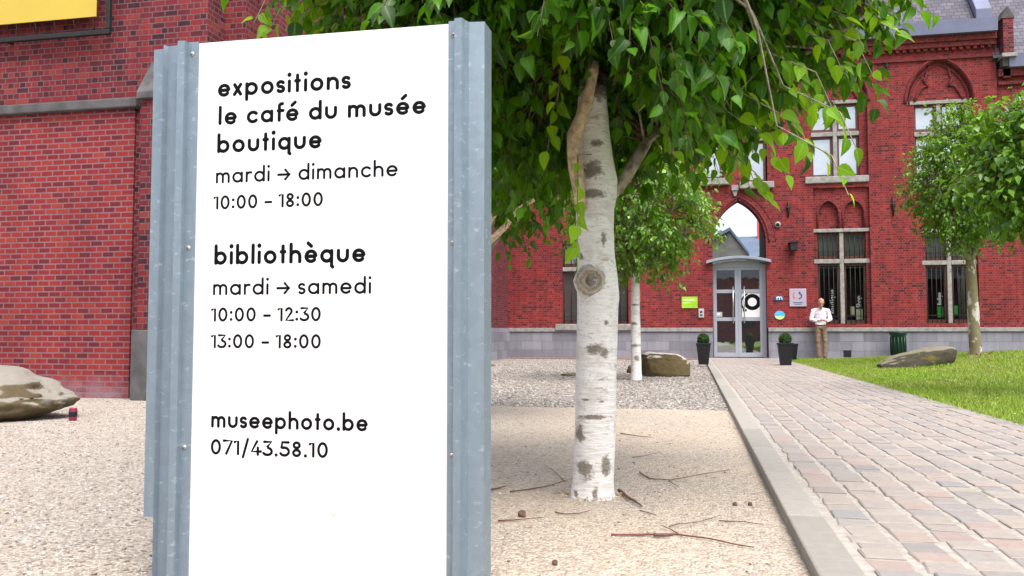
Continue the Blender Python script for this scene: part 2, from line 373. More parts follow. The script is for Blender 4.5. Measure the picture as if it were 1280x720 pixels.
def grass_mat():
    k = N('grass blade'); r = k.island(); c = k.ramp(r, [(0,(.15,.25,.016)),(.5,(.19,.30,.02)),(.85,(.23,.34,.03)),(1,(.33,.36,.07))])
    d = k.ramp(k.noise(k.pos(), 1.0, 6, .65), [(.46,0),(.66,.75)]); c = k.mix(d, c, k.mix(r, (.20,.19,.05), (.38,.34,.12)))
    return k.col(c, .6, 0, .25)
M['grass'] = grass_mat()
def lawn_mat():
    k = N('lawn turf'); p = k.pos(); a = k.noise(p, 1.1, 6, .65); b = k.noise(p, 22, 4)
    c = k.mix(b, (.075,.14,.018), (.16,.25,.03)); c = k.mix(k.ramp(a,[(.48,0),(.68,.75)]), c, (.27,.24,.08)); k.bump(b, .02)
    return k.col(c, .9, 0, .15)
M['lawn'] = lawn_mat()

def mottled():
    k = N('mottled olive bark'); p = k.pos(); n1 = k.noise(k.map(p,(5,5,3.2)), 1, 5, .6); n2 = k.noise(p, 30, 5, .7)
    c = k.mix(n2, (.13,.105,.055), (.27,.23,.14)); c = k.mix(k.ramp(n1,[(.53,0),(.57,1)]), c, k.mix(n2, (.42,.39,.35), (.62,.59,.55))); k.bump(n2, .01)
    return k.col(c, .85, 0, .2)
M['mottled'] = mottled()
# ------------------------------------------------------------------ ground, path, lawn
Yf, Yw, Ys = 25.0, 8.65, 2.29            # front of the main building, front of the left wing, plane of the sign
PX0, PX1, PZ = .35, 2.42, .05            # path edges and height
mb = MB()
mb.add([(-400,-400,0),(400,-400,0),(400,600,0),(-400,600,0)], [(0,1,2,3)])
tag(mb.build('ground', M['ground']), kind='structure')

def smooth(a, b, x):
    t = min(1, max(0, (x-a)/(b-a))); return t*t*(3-2*t)
def lawn_z(x, y):
    if x < PX1: return PZ
    return PZ-.01 + .37*smooth(2.9, 8.2, x)*(1-.45*smooth(19, 24.5, y)) + .025*noise.noise(Vector((x*.8,y*.8,3)))*smooth(2.42,3.2,x)
mb = MB()
xs = [2.425+.22*i for i in range(60)]+[16+3*i for i in range(9)]; ys = [-22+.6*i for i in range(40)]+[2+.3*i for i in range(75)]
ys = [y for y in ys if y <= 24.32]+[24.32]
vs = [(x,y,lawn_z(x,y)) for y in ys for x in xs]; nx = len(xs)
mb.add(vs, [(j*nx+i, j*nx+i+1, (j+1)*nx+i+1, (j+1)*nx+i) for j in range(len(ys)-1) for i in range(nx-1)], 0, True)
tag(mb.build('lawn', M['lawn']), kind='structure')

mb = MB(); mb.box(PX0+.005, PX1, -14, Yf+1.2, -.1, PZ-.0055)
y = -14
while y < 24.2:                                            # kerb: long flush slabs
    l = random.uniform(.85, 1.15); mb.box(PX0, PX0+.135, y, y+l-.012, -.1, PZ+random.uniform(-.003,.003), 1, .008); y += l
mb.box(PX1-.02, PX1+.04, -14, 24.0, -.1, PZ-.002, 1)
for c in range(13):                                        # setts in columns along the path, cross joints staggered
    cx0 = PX0+.160+c*.146; y = .6+random.uniform(0,.1)
    while y < 24.9:
        l = random.uniform(.095,.155); a, b = cx0+.008+random.uniform(0,.010), cx0+.146-.010-random.uniform(0,.010)
        z = PZ+random.uniform(-.003,.003); h = .007; e = .010
        j = lambda s=.007: random.uniform(-s,s)
        q = [(a+j(),y+j()),(b+j(),y+j()),(b+j(),y+l-.008+j()),(a+j(),y+l-.008+j())]
        mx, my = (a+b)/2, y+l/2
        top = [(x+(mx-x)*.09, v+(my-v)*.09) for x, v in q]
        tz = [z+j(.002) for _ in top]
        mb.add([(x,v,PZ-.02) for x,v in q]+[(x,v,z-.003) for x,v in q]+[(x,v,t) for (x,v),t in zip(top,tz)],
               [(0,1,5,4),(1,2,6,5),(2,3,7,6),(3,0,4,7),(4,5,9,8),(5,6,10,9),(6,7,11,10),(7,4,8,11),(8,9,10,11)], 2)
        y += l
tag(mb.build('path', [M['joint'], M['kerb'], M['sett']]), kind='structure')
mb = MB(); mb.box(PX1+.04, 14, 24.32, 24.995, -.05, .03, 0)
tag(mb.build('pavement', M['stone']), kind='structure')
mb = MB(); mb.box(-5.35, .3, 24.45, 24.99, -.05, .028, 0)
tag(mb.build('earth_strip', M['earth']), kind='structure')

# ------------------------------------------------------------------ walls with openings
def inside(p, poly):
    c = False; n = len(poly)
    for i in range(n):
        (x1,y1),(x2,y2) = poly[i], poly[(i+1)%n]
        if (y1 > p[1]) != (y2 > p[1]) and p[0] < (x2-x1)*(p[1]-y1)/(y2-y1)+x1: c = not c
    return c
def wall(mb, outer, holes, y, reveal, m=0, mr=None):       # upright face at y with openings and reveals behind them
    vs, es = [], []
    for lp in [outer]+holes:
        b = len(vs); vs += [Vector(p) for p in lp]; es += [(b+i, b+(i+1)%len(lp)) for i in range(len(lp))]
    r = delaunay_2d_cdt(vs, es, [], 0, 1e-5)
    out = []
    for f in r[2]:
        c = sum((r[0][i] for i in f), Vector((0,0)))/len(f)
        if inside(c, outer) and not any(inside(c, h) for h in holes): out.append(f)
    mb.add([(p.x, y, p.y) for p in r[0]], out, m)
    for h, rv in zip(holes, reveal if hasattr(reveal,'__len__') else [reveal]*len(holes)):
        n = len(h); mb.add([(x,y,z) for x,z in h]+[(x,y+rv,z) for x,z in h], [(i,(i+1)%n,n+(i+1)%n,n+i) for i in range(n)], m if mr is None else mr)
def rect(x0,x1,z0,z1): return [(x0,z0),(x1,z0),(x1,z1),(x0,z1)]
def arch_pts(x0, x1, zs, rise, n=12):                      # pointed arch from (x1,zs) over the apex to (x0,zs)
    hw = (x1-x0)/2; Rr = (rise*rise+hw*hw)/(2*hw); cx = x1-Rr; a1 = math.atan2(rise, (x0+x1)/2-cx)
    rt = [(cx+Rr*math.cos(a1*i/n), zs+Rr*math.sin(a1*i/n)) for i in range(n+1)]
    return rt+[(x0+x1-x, z) for x, z in rt[-2::-1]]
def arched(x0,x1,z0,zs,rise): return [(x0,z0),(x1,z0)]+arch_pts(x0,x1,zs,rise)

fx = lambda px, py=300: P(px, py, Yf)[0]
fz = lambda py, px=1000: P(px, py, Yf)[1]

# ------------------------------------------------------------------ main building
main = thing('museum_building', (0, Yf, 0), 'long red brick building with pointed blind arches, arched gateway and slate roof', 'building')
XL, XR = -5.39, fx(1252)
ZP, ZE = fz(410), fz(49, 1150)                              # plinth top, eave
print('XR', XR, 'plinth', ZP, 'eave', ZE)
ga0, ga1 = fx(890.5), fx(957.5); gapex = fz(250, 925); gspr = fz(303, 925)
W = dict(
  u1=(fx(1017),fx(1078),fz(222),fz(131),fz(168)), u2=(fx(1148),fx(1211),fz(222,1180),fz(128,1180),fz(165,1180)),
  l1=(fx(1022),fx(1083),fz(405),fz(291),fz(327)), l2=(fx(1157),fx(1217),fz(404,1180),fz(290,1180),fz(328,1180)),
  u0a=(fx(879.5),fx(904),fz(224,890),fz(134,890),fz(170,890)), u0b=(fx(934),fx(959),fz(228,945),fz(133,945),fz(173,945)),
  l0=(fx(703),fx(785),fz(405,740),fz(300,740),fz(336,740)))
holes, rev = [], []
def bay(u, l):                                              # recess of an upper window with its pointed head, and of a lower window
    holes.append(arched(u[0]-.20, u[1]+.20, u[2]-.02, u[3]+.02, fz(72,1180)-fz(128,1180)-.05)); rev.append(.13)
    holes.append(rect(l[0]-.10, l[1]+.10, l[2], fz(236))); rev.append(.09)
bay(W['u1'], W['l1']); bay(W['u2'], W['l2'])
for k in ('u0a','u0b'):
    u = W[k]; holes.append(rect(u[0]-.03,u[1]+.03,u[2]-.02,u[3]+.02)); rev.append(.2)
l0 = W['l0']; holes.append(rect(l0[0],l0[1],l0[2],l0[3])); rev.append(.2)
holes.append(arched(ga0, ga1, ZP-.001, gspr, gapex-gspr)); rev.append(.55)
outer = rect(XL, XR, ZP-.001, ZE)
# the gateway opening runs down through the plinth: cut it from the outline
gi = holes.pop(); gr = rev.pop()
outer = [(XL,ZP),(ga0,ZP)]+arch_pts(ga0,ga1,gspr,gapex-gspr)[::-1]+[(ga1,ZP),(XR,ZP),(XR,ZE),(XL,ZE)]
mb = MB(); wall(mb, outer, holes, Yf, rev, 0, 1)
ap = [(ga0,0)]+arch_pts(ga0,ga1,gspr,gapex-gspr)[::-1]+[(ga1,0)]
mb.add([(x,Yf,z) for x,z in ap]+[(x,Yf+gr,z) for x,z in ap], [(i,i+1,len(ap)+i+1,len(ap)+i) for i in range(len(ap)-1)], 1)
# the body of the house: behind both sides of the gateway, and above it
for a, b in ((XL, ga0-.35), (ga1+.35, XR)): mb.box(a, b, Yf+.56, Yf+7, 0, ZE, 2)
mb.box(ga0-.35, ga1+.35, Yf+.56, Yf+.95, gapex+.12, ZE, 2)
# inner walls of the window bays
for u, l in ((W['u1'],W['l1']),(W['u2'],W['l2'])):
    rise = fz(72,1180)-fz(128,1180)-.05
    wall(mb, arched(u[0]-.21,u[1]+.21,u[2]-.02,u[3]+.02,rise+.01), [rect(*u[:4])], Yf+.13, .16, 0, 0)
    mid = (l[0]+l[1])/2; zt = fz(233)
    ba = [arched(l[0]+.02, mid-.05, l[3]+.09, fz(268), fz(251)-fz(268)), arched(mid+.05, l[1]-.02, l[3]+.09, fz(268), fz(251)-fz(268))]
    wall(mb, rect(l[0]-.11,l[1]+.11,l[2],zt), [rect(l[0],l[1],l[2],l[3])]+ba, Yf+.09, [.16,.09,.09], 0, 1)
    for h in ba: mb.add([(x,Yf+.18,z) for x,z in h], [tuple(range(len(h)))], 0)
mb.build('wall', [M['brick_front'], M['brick_arch'], M['dark']], main)
# brick mouldings round the heads, each head its own part
for u in (W['u1'],W['u2']):
    mb = MB(); rise = fz(72,1180)-fz(128,1180)-.05
    mb.tube([(x,Yf-.005,z) for x,z in arch_pts(u[0]-.25,u[1]+.25,u[3]+.02,rise+.07,16)], .045, 6)
    hd_ = mb.build('arch_moulding', M['brick_arch'], main)
    mb = MB(); cx = (u[0]+u[1])/2; hw = (u[1]-u[0])/2; z0 = u[3]+.10                 # three-lobed tracery
    pts = arch_pts(u[0]-.13,u[1]+.13,u[3]+.02,rise-.10,16); mb.tube([(x,Yf+.12,z) for x,z in pts], .035, 6)
    for s in (-1,1):
        lob = [(cx+s*(hw*.98-hw*.55*t), z0+.42*math.sin(PI*.5*min(1,t*1.15))-.12*max(0,t-.6)) for t in [i/8 for i in range(9)]]
        ex, ez = lob[-1]
        lob += [(ex+s*.04,ez+.12),(ex+s*.09,ez+.24)]+[(cx+s*hw*.48*math.cos(a), z0+.66+.44*math.sin(a)) for a in [PI*.5*i/8 for i in range(9)]]
        mb.tube([(x,Yf+.11,z) for x,z in lob], [.04]*9+[.05,.045]+[.034]*9, 6)
    mb.build('tracery', M['brick_arch'], hd_)
for l in (W['l1'],W['l2']):
    mid = (l[0]+l[1])/2
    for a, b in ((l[0]+.02,mid-.05),(mid+.05,l[1]-.02)):
        mb = MB(); pts = [(b,l[3]+.09)]+arch_pts(a,b,fz(268),fz(251)-fz(268),10)+[(a,l[3]+.09)]
        mb.tube([(x,Yf+.085,z) for x,z in pts], .032, 6); mb.build('blind_arch_moulding', M['brick_arch'], main)
mb = MB(); mb.tube([(x,Yf-.005,z) for x,z in arch_pts(ga0-.09,ga1+.09,gspr,gapex-gspr+.09,18)], .034, 6); gm = mb.build('gateway_moulding', M['brick_arch'], main)
mb = MB(); mb.tube([(x,Yf-.003,z) for x,z in arch_pts(ga0-.26,ga1+.26,gspr,gapex-gspr+.27,18)], .012, 6); mb.build('gateway_hood', M['brick_arch'], main)
# plinth in cut stone
mb = MB()
for a, b in ((XL+.002, ga0-.02), (ga1+.02, XR+4.2)):
    mb.box(a, b, Yf-.07, Yf+.3, 0, ZP-.10); mb.box(a, b, Yf-.11, Yf+.3, ZP-.10, ZP+.012, 1)
mb.build('plinth', [M['plinth'], M['stone']], main, .008)
# cornice with dentils, gutter, roof
mb = MB(); z = ZE
mb.box(XL, XR-.02, Yf-.06, Yf+.1, z-.62, z-.55); mb.box(XL, XR-.02, Yf-.13, Yf+.1, z-.30, z-.16); mb.box(XL, XR-.02, Yf-.19, Yf+.1, z-.16, z-.0)
x = XL+.05
while x < XR-.2: mb.box(x, x+.09, Yf-.10, Yf+.05, z-.38, z-.302); x += .18
mb.build('cornice', M['brick_arch'], main)
gz = fz(33,1150)
mb = MB(); mb.prism([(Yf-.34,z+.003),(Yf-.36,gz),(Yf-.30,gz),(Yf+.0,gz+.02),(Yf+.05,z+.003)], lambda u,v:(XL,u,v), (XR-XL-.04,0,0)); mb.build('gutter', M['gutter'], main)
mb = MB(); rs = math.tan(R(52)); ry0 = Yf-.22
mb.prism([(ry0,gz-.02),(ry0+4.2,gz+4.2*rs),(ry0+8.4,gz-.02)], lambda u,v:(XL,u,v), (XR-XL-.55,0,0)); rf = mb.build('roof', M['slate'], main)
mb = MB(); a = math.atan(rs)
mb.prism([(Yf-.30,gz-.05),(Yf-.30,gz+.28),(ry0+4.2,gz+4.2*rs+.32),(ry0+4.2,gz+4.2*rs-.05)], lambda u,v:(XR-.56,u,v), (.40,0,0)); mb.build('gable_coping', M['gutter'], main, .02)
# end pier on a stone corbel
mb = MB(); px0, px1 = fx(1257), fx(1270)
mb.box(px0, px1, Yf-.30, Yf+.3, fz(70,1260), fz(27,1260), 0)
mb.prism([(px0-.04,fz(27,1260)),(px1+.04,fz(27,1260)),((px0+px1)/2,fz(12,1260))], lambda u,v:(u,Yf-.32,v), (0,.6,0), 2)
mb.box(px0-.06, px1+.06, Yf-.36, Yf+.3, fz(75,1260), fz(70.5,1260), 1); mb.box(px0, px1, Yf-.22, Yf+.3, fz(85,1260), fz(75.2,1260), 2); mb.box(px0+.04, px1-.04, Yf-.10, Yf+.3, fz(98,1260), fz(85.2,1260), 3)
mb.build('end_pier', [M['brick_old'], M['stone'], M['dark_stone'], M['brick_arch']], main)

# stone cross windows: mullion and transom are the window, with frame, panes and bars inside
def window(x0, x1, zb, zt, ztr, y, pane, two=True, bars=False, sill=True, lintel=True, cols=2):
    mw = .11; cx = (x0+x1)/2
    mb = MB()
    if cols == 2: mb.box(cx-mw/2, cx+mw/2, y-.02, y+.14, zb, zt, 0)
    if cols == 2:
        mb.box(x0-.18, cx-mw/2-.001, y-.03, y+.13, ztr-.06, ztr+.06); mb.box(cx+mw/2+.001, x1+.18, y-.03, y+.13, ztr-.06, ztr+.06)
    else: mb.box(x0-.10, x1+.14, y-.03, y+.13, ztr-.06, ztr+.06)
    wn = mb.build('window', M['stone'], main, .012)
    if sill:
        s = MB(); s.box(x0-.20, x1+.20, y-.24, y+.15, zb-.19, zb-.001); s.build('sill', M['stone'], wn, .02)
    if lintel:
        s = MB(); s.box(x0-.19, x1+.19, y-.06, y+.13, zt+.001, zt+.10); s.build('lintel', M['stone'], wn, .012)
    fr, pn, br = MB(), MB(), MB()
    xsp = [(x0, cx-mw/2), (cx+mw/2, x1)] if cols == 2 else [(x0, x1)]
    for a, b in xsp:
        for c, d in ((zb, ztr-.06),(ztr+.06, zt)):
            t = .065; yy = y+.06
            fr.box(a,a+t,yy,yy+.05,c,d); fr.box(b-t,b,yy,yy+.05,c,d); fr.box(a+t,b-t,yy,yy+.05,c,c+t+.03); fr.box(a+t,b-t,yy,yy+.05,d-t,d)
            pn.box(a+t,b-t,yy+.028,yy+.04,c+t+.03,d-t, 0 if (pane[0] == pane[1] or d < ztr) else 1)
            if bars:
                n = 5
                for i in range(n): bx = a+.04+(b-a-.08)*i/(n-1); br.tube([(bx,y+.01,c+.0),(bx,y+.01,d)], .010, 6)
                for zz in (c+.10, d-.12, c+.22): br.box(a,b,y+.004,y+.016,zz-.010,zz+.010)
    fr.build('frame', M['wood'], wn); pn.build('pane', [M[pane[0]], M[pane[1]]], wn)
    if bars: br.build('bars', M['iron'], wn)
    return wn
yb = Yf+.13
for k in ('u1','u2'): u = W[k]; window(u[0],u[1],u[2],u[3],u[4],yb+.04,('pane_upper','pane_upper'))
w_l = []
for k in ('l1','l2'): l = W[k]; w_l.append(window(l[0],l[1],l[2],l[3],l[4],Yf+.11,('pane_lower','pane_mid'),bars=True,sill=False))
for k in ('u0a','u0b'): u = W[k]; window(u[0],u[1],u[2],u[3],u[4],Yf+.06,('pane_upper','pane_upper'),cols=1)
window(l0[0],l0[1],l0[2],l0[3],l0[4],Yf+.08,('pane_mid','pane_upper'),bars=True,lintel=False)
# stone fragment and bracket above the gateway
mb = MB(); mb.box(fx(915),fx(924),Yf-.10,Yf+.02,fz(236),fz(229)); mb.prism([(fx(916),fz(236)-.002),(fx(923),fz(236)-.002),(fx(921),fz(243)),(fx(918),fz(243))], lambda u,v:(u,Yf-.07,v),(0,.08,0)); mb.build('corbel', M['stone'], main, .012)
# iron wall anchors, vents
for (px,py,h) in ((985,262,20),(1116,258,24),(1108,86,22)):
    mb = MB(); x, zc = P(px,py,Yf); hh = h/43/2
    mb.tube([(x,Yf-.03,zc-hh),(x+.01,Yf-.04,zc),(x,Yf-.03,zc+hh)], [.02,.032,.02], 6); mb.tube([(x-.06,Yf-.045,zc+.05),(x+.06,Yf-.045,zc+.05)], .028, 6)
    mb.tube([(x,Yf-.04,zc+.04),(x,Yf+.01,zc+.04)], .02, 6); mb.build('wall_anchor', M['iron'], main)
mb = MB(); x, zc = P(972,281,Yf); mb.tube([(x,Yf-.05,zc),(x,Yf+.01,zc)], .085, 14, 0); mb.tube([(x,Yf-.056,zc),(x,Yf-.0495,zc)], .05, 12, 1); mb.build('vent_pipe', [M['stone'],M['dark']], main)
for a,b,c,d in ((1051,1060.5,446,437.5),(1180,1190,444,437.5)):
    mb = MB(); mb.box(fx(a),fx(b),Yf-.078,Yf-.05,fz(c),fz(d),0); mb.box(fx(a)-.02,fx(b)+.02,Yf-.084,Yf-.06,fz(d)+.001,fz(d)+.02,1); mb.build('vent', [M['dark'],M['stone']], main)

# door in the gateway
yd = Yf+.30
door = MB(); x0, x1 = P(888.5,400,yd)[0]+.0, P(958,400,yd)[0]; zb, zt = PZ, P(925,331,yd)[1]; fr = .085
hd = lambda x: zt+.12*(1-((x-(x0+x1)/2)/((x1-x0)/2))**2)
xm = (x0+x1)/2
door.box(x0,x0+fr,yd,yd+.1,zb,zt); door.box(x1-fr,x1,yd,yd+.1,zb,zt)
arc = [(x0+(x1-x0)*i/14, hd(x0+(x1-x0)*i/14)) for i in range(15)]
door.prism([(x0,zt+.001),(x1,zt+.001)]+arc[::-1], lambda u,v:(u,yd,v),(0,.1,0))
door.box(x0+fr,x1-fr,yd,yd+.1,zt-.07,zt)
dr = door.build('gateway_door', M['door_metal'], main, .006)
zr = [P(925,443-1,yd)[1], P(925,399,yd)[1], P(925,364,yd)[1], zt-.075]
for s in (0,1):
    a = x0+fr+.004 if s == 0 else xm+.003; b = xm-.003 if s == 0 else x1-fr-.004
    lf = MB(); t = .085
    lf.box(a,a+t,yd+.01,yd+.07,zb+.02,zt-.075); lf.box(b-t,b,yd+.01,yd+.07,zb+.02,zt-.075)
    for zc0, zc1 in ((zb+.02,zb+.14),(zr[1]-.05,zr[1]+.05),(zr[2]-.05,zr[2]+.05),(zt-.15,zt-.075)): lf.box(a+t,b-t,yd+.01,yd+.07,zc0,zc1)
    lo = lf.build('door_leaf', M['door_metal'], dr, .004)
    pm = MB(); pm.box(a+t,b-t,yd+.035,yd+.045,zb+.14,zr[1]-.05); pm.box(a+t,b-t,yd+.035,yd+.045,zr[1]+.05,zr[2]-.05); pm.box(a+t,b-t,yd+.035,yd+.045,zr[2]+.05,zt-.15)
    pm.build('pane', M['pane_door'], dr)
    hm = MB(); hx = xm+(-.14 if s == 0 else .17); hz0, hz1 = P(925,404,yd)[1], P(925,358,yd)[1]
    hm.tube([(hx,yd-.06,hz0),(hx,yd-.06,hz1)], .018, 10); hm.tube([(hx,yd-.06,hz0+.15),(hx,yd+.02,hz0+.15)], .012, 8); hm.tube([(hx,yd-.06,hz1-.15),(hx,yd+.02,hz1-.15)], .012, 8)
    hm.build('handle', M['steel'], dr)
mb = MB()                                                     # curved canopy over the door
n = 16; A = [(x0-.12+(x1-x0+.24)*i/n, zt+.02+.13*(1-(2*i/n-1)**2)) for i in range(n+1)]
mb.prism([(x,z+.075) for x,z in A[::-1]]+A, lambda u,v:(u,Yf-.14,v),(0,.44,0)); mb.build('canopy', M['zinc'], main, .006)
mb = MB(); cxp, czp = P(940.5,377.5,yd); rr = .20                  # ring poster stuck on the right-hand leaf
ya = yd+.030
mb.box(xm+.10,x1-fr-.09,ya,ya+.004,zr[1]+.06,zr[2]-.055,0)
def ring(mb, cx, cz, r0, r1, y, a0, a1, m, n=36):
    vs = []
    for i in range(n+1):
        a = a0+(a1-a0)*i/n; vs += [(cx+r0*math.cos(a), y, cz+r0*math.sin(a)), (cx+r1*math.cos(a), y, cz+r1*math.sin(a))]
    mb.add(vs, [(2*i,2*i+1,2*i+3,2*i+2) for i in range(n)], m)
ring(mb, cxp, czp, .125, .235, ya-.003, 0, 2*PI, 1); ring(mb, cxp-.03, czp-.02, .25, .295, ya-.002, PI*.62, PI*1.25, 1)
mb.prism([(cxp-.27,czp-.27),(cxp-.16,czp-.27),(cxp-.16,czp-.2),(cxp-.27,czp-.21)], lambda u,v:(u,ya-.0035,v),(0,.003,0),1)
tag(mb.build('poster', [M['white'], M['ink']]), 'white poster with a thick black ring stuck to the glass entrance door', 'poster')
mb = MB(); sx, sz = P(898,393,yd); mb.box(sx-.09,sx+.11,ya,ya+.003,sz-.07,sz+.07,0); mb.box(sx-.05,sx+.05,ya-.002,ya,sz-.01,sz+.03,1)
tag(mb.build('door_notice', [M['grey_box'], M['white']]), 'small pale notice stuck low on the left glass door leaf', 'notice')

# neighbouring range beyond the end pier, lower eave
nb = thing('brick_annex', (fx(1275), Yf, 0), 'lower red brick range with slate roof cut off by the right edge of the photo', 'building')
ez = fz(86,1275); mb = MB(); mb.box(XR+.002, XR+9, Yf+.04, Yf+8, 0, ez); mb.build('wall', M['brick_front'], nb)
mb = MB(); mb.box(XR+.02, XR+9, Yf-.06, Yf+.2, ez-.42, ez-.34); mb.box(XR+.02, XR+9, Yf-.10, Yf+.2, ez-.2, ez-.001); mb.build('cornice', M['brick_arch'], nb)
mb = MB(); mb.prism([(Yf-.26,ez+.002),(Yf-.28,ez+.33),(Yf-.2,ez+.33),(Yf+.1,ez+.3),(Yf+.1,ez+.002)], lambda u,v:(XR+.24,u,v), (9,0,0)); mb.build('gutter', M['gutter'], nb)
mb = MB(); mb.prism([(Yf-.15,ez+.3),(Yf+3.8,ez+.3+3.95*rs),(Yf+7.75,ez+.3)], lambda u,v:(XR-.1,u,v), (9.2,0,0)); mb.build('roof', M['slate'], nb)

# ------------------------------------------------------------------ left wing
wing = thing('brick_wing', (-8, Yw, 0), 'near red brick wing at the left with stone ledge and corner buttresses', 'building')
wx = lambda px, py=300: P(px,py,Yw)[0]
XA = -5.39; ZL = P(90,135,Yw)[1]
mb = MB(); mb.box(-24, XA, Yw, Yf-.002, 0, 9.2, 0); mb.build('wall', M['brick_old'], wing)
mb = MB(); mb.box(-24, wx(167), Yw-.03, Yw+.1, 0, ZL-.06, 0); mb.build('infill', M['brick_new'], wing)
mb = MB(); mb.box(-24, wx(172.5), Yw-.10, Yw+.1, ZL-.058, ZL+.055, 0); mb.build('ledge', M['dark_stone'], wing, .015)
bx0 = P(173,300,Yw-.22)[0]; bx1 = bx0+.55
mb = MB(); zcap0 = P(172,117,Yw-.3)[1]; zcap1 = P(187,78,Yw)[1]
mb.box(bx0, bx1, Yw-.22, Yw+.05, 0.78, zcap0-.05, 0)
mb.box(bx0-.03, bx1+.05, Yw-.27, Yw+.05, 0, .78, 1)
mb.prism([(Yw-.28,zcap0-.05),(Yw-.28,zcap0+.03),(Yw-.02,zcap1),(Yw+.04,zcap1),(Yw+.04,zcap0-.05)], lambda u,v:(bx0-.03,u,v), (bx1-bx0+.06,0,0), 1)
mb.build('front_buttress', [M['brick_old'], M['dark_stone'], M['stone']], wing, .01)
mb = MB(); yb1 = Yw+.36
mb.box(XA+.002, XA+.27, yb1, yb1+.8, 0, 9.0, 0); mb.box(XA+.272, XA+.52, yb1+.30, yb1+.7, 0, 9.0, 0)
for (x, y) in ((XA,Yw),): pass
mb.build('side_buttress', M['brick_old'], wing)
mb = MB(); mb.box(XA+.002, XA+.07, Yw+1.3, Yf-.003, 0, ZP, 0); mb.build('plinth', M['plinth'], wing)

bn = thing('wall_banner', (wx(20), Yw-.2, 0), 'yellow banner in a black tube frame high on the left brick wall', 'banner')
mb = MB(); x0b, x1b = -11.5, P(121,10,Yw-.14)[0]; z0b = P(60,26,Yw-.14)[1]
mb.box(x0b, x1b, Yw-.15, Yw-.138, z0b, z0b+2.4); mb.build('banner_sheet', M['yellow'], bn)
mb = MB(); x1f = P(138,30,Yw-.12)[0]; z0f = P(70,45,Yw-.12)[1]
mb.box(x0b-.3,x1f,Yw-.14,Yw-.09,z0f-.03,z0f+.03); mb.box(x1f-.055,x1f,Yw-.14,Yw-.09,z0f+.031,z0f+2.9); mb.box(x0b-.3,x1f,Yw-.09,Yw-.055,z0f+2.9,z0f+2.95)
for xx in (-10.5,-9.2,-8.0): mb.box(xx-.02,xx+.02,Yw-.089,Yw-.001,z0f-.02,z0f+.02)
mb.build('frame', M['iron'], bn, .008)
mb = MB()
for i in range(14):
    xx = x1b-.06-i*.26; mb = MB(); mb.tube([(xx,Yw-.142,z0b+.03),(xx+.03,Yw-.125,z0f+.03)], .005, 5); mb.build('lacing', M['iron'], bn)

# ------------------------------------------------------------------ houses seen through the gateway
def house(lbl, pa, pb, ridge, eave, Y, dep, wall_side):
    xa, xb = P(pa,300,Y)[0], P(pb,300,Y)[0]; zr_, ze_ = P(920,ridge,Y+dep/2)[1], P(920,eave,Y)[1]
    h = thing('house', ((xa+xb)/2, Y, 0), lbl, 'house')
    mb = MB(); mb.box(xa,xb,Y,Y+dep,0,ze_); mb.build('wall', M['house_wall'], h)
    mb = MB(); mb.prism([(Y-.3,ze_),(Y+dep/2,zr_),(Y+dep+.3,ze_)], lambda u,v:(xa-.2,u,v), (xb-xa+.4,0,0)); r = mb.build('roof', M['house_roof'], h)
    mb = MB()
    for i in range(2):
        c = xa+(xb-xa)*(.3+.4*i); mb.box(c-.5,c+.5,Y-.04,Y+.05,1.2,2.4); mb.build('window', M['pane_door'], h); mb = MB()
    return h, r, xa, xb, zr_
h1, r1, xa, xb, z1 = house('far house with pale blue grey roof seen through the gateway above the door', 914, 985, 296, 322, 52, 9, 1)
mb = MB(); cx, cz = P(957.5,288,54)[0], P(957,288,54)[1]; mb.box(cx-.35,cx+.5,55.9,56.7,z1-.6,cz+.9); mb.build('chimney', M['red'], r1)
h2 = thing('house', (0, 46, 0), 'far grey gabled house with blue roof seen at the left of the gateway opening', 'house')
Y2 = 46; xe = P(924,300,Y2)[0]; xp = P(913,300,Y2)[0]; zr2, ze2 = P(913,289,Y2)[1], P(924,302,Y2)[1]
mb = MB(); half = (xe-xp); zb2 = ze2-1.2
mb.prism([(xp-4.2,0),(xe+.4,0),(xe+.4,ze2-.8),(xp,zr2),(xp-4.2,zr2-2.4)], lambda u,v:(u,Y2,v), (0,.4,0)); mb.build('wall', M['house_wall'], h2)
mb = MB(); mb.prism([(xp-4.4,zr2-2.3),(xp-.02,zr2+.02),(xp-.02,zr2+.2),(xp-4.4,zr2-2.1)], lambda u,v:(u,Y2-.2,v), (0,7,0)); mb.prism([(xp-.02,zr2+.02),(xe+.5,ze2-.75),(xe+.5,ze2-.6),(xp-.02,zr2+.2)], lambda u,v:(u,Y2-.1,v), (0,7,0)); mb.build('roof', M['house_roof'], h2)
# building across the courtyard, behind the camera, mirrored in the glass
ob = thing('brick_building', (2, -20, 0), 'red brick building across the courtyard, seen only as a reflection in the entrance door glass', 'building')
mb = MB(); mb.box(-14,20,-26,-20,0,5.2); mb.build('wall', M['brick_old'], ob)
mb = MB(); mb.prism([(-19.6,5.2),(-23,9.4),(-26.4,5.2)], lambda u,v:(-14.3,u,v), (34.6,0,0)); mb.build('roof', M['blind'], ob)
mb = MB()
for i in range(10): mb = MB(); mb.box(-12.5+i*3.2,-11.1+i*3.2,-20.04,-19.97,1.2,3.4); mb.build('window', M['dark'], ob)
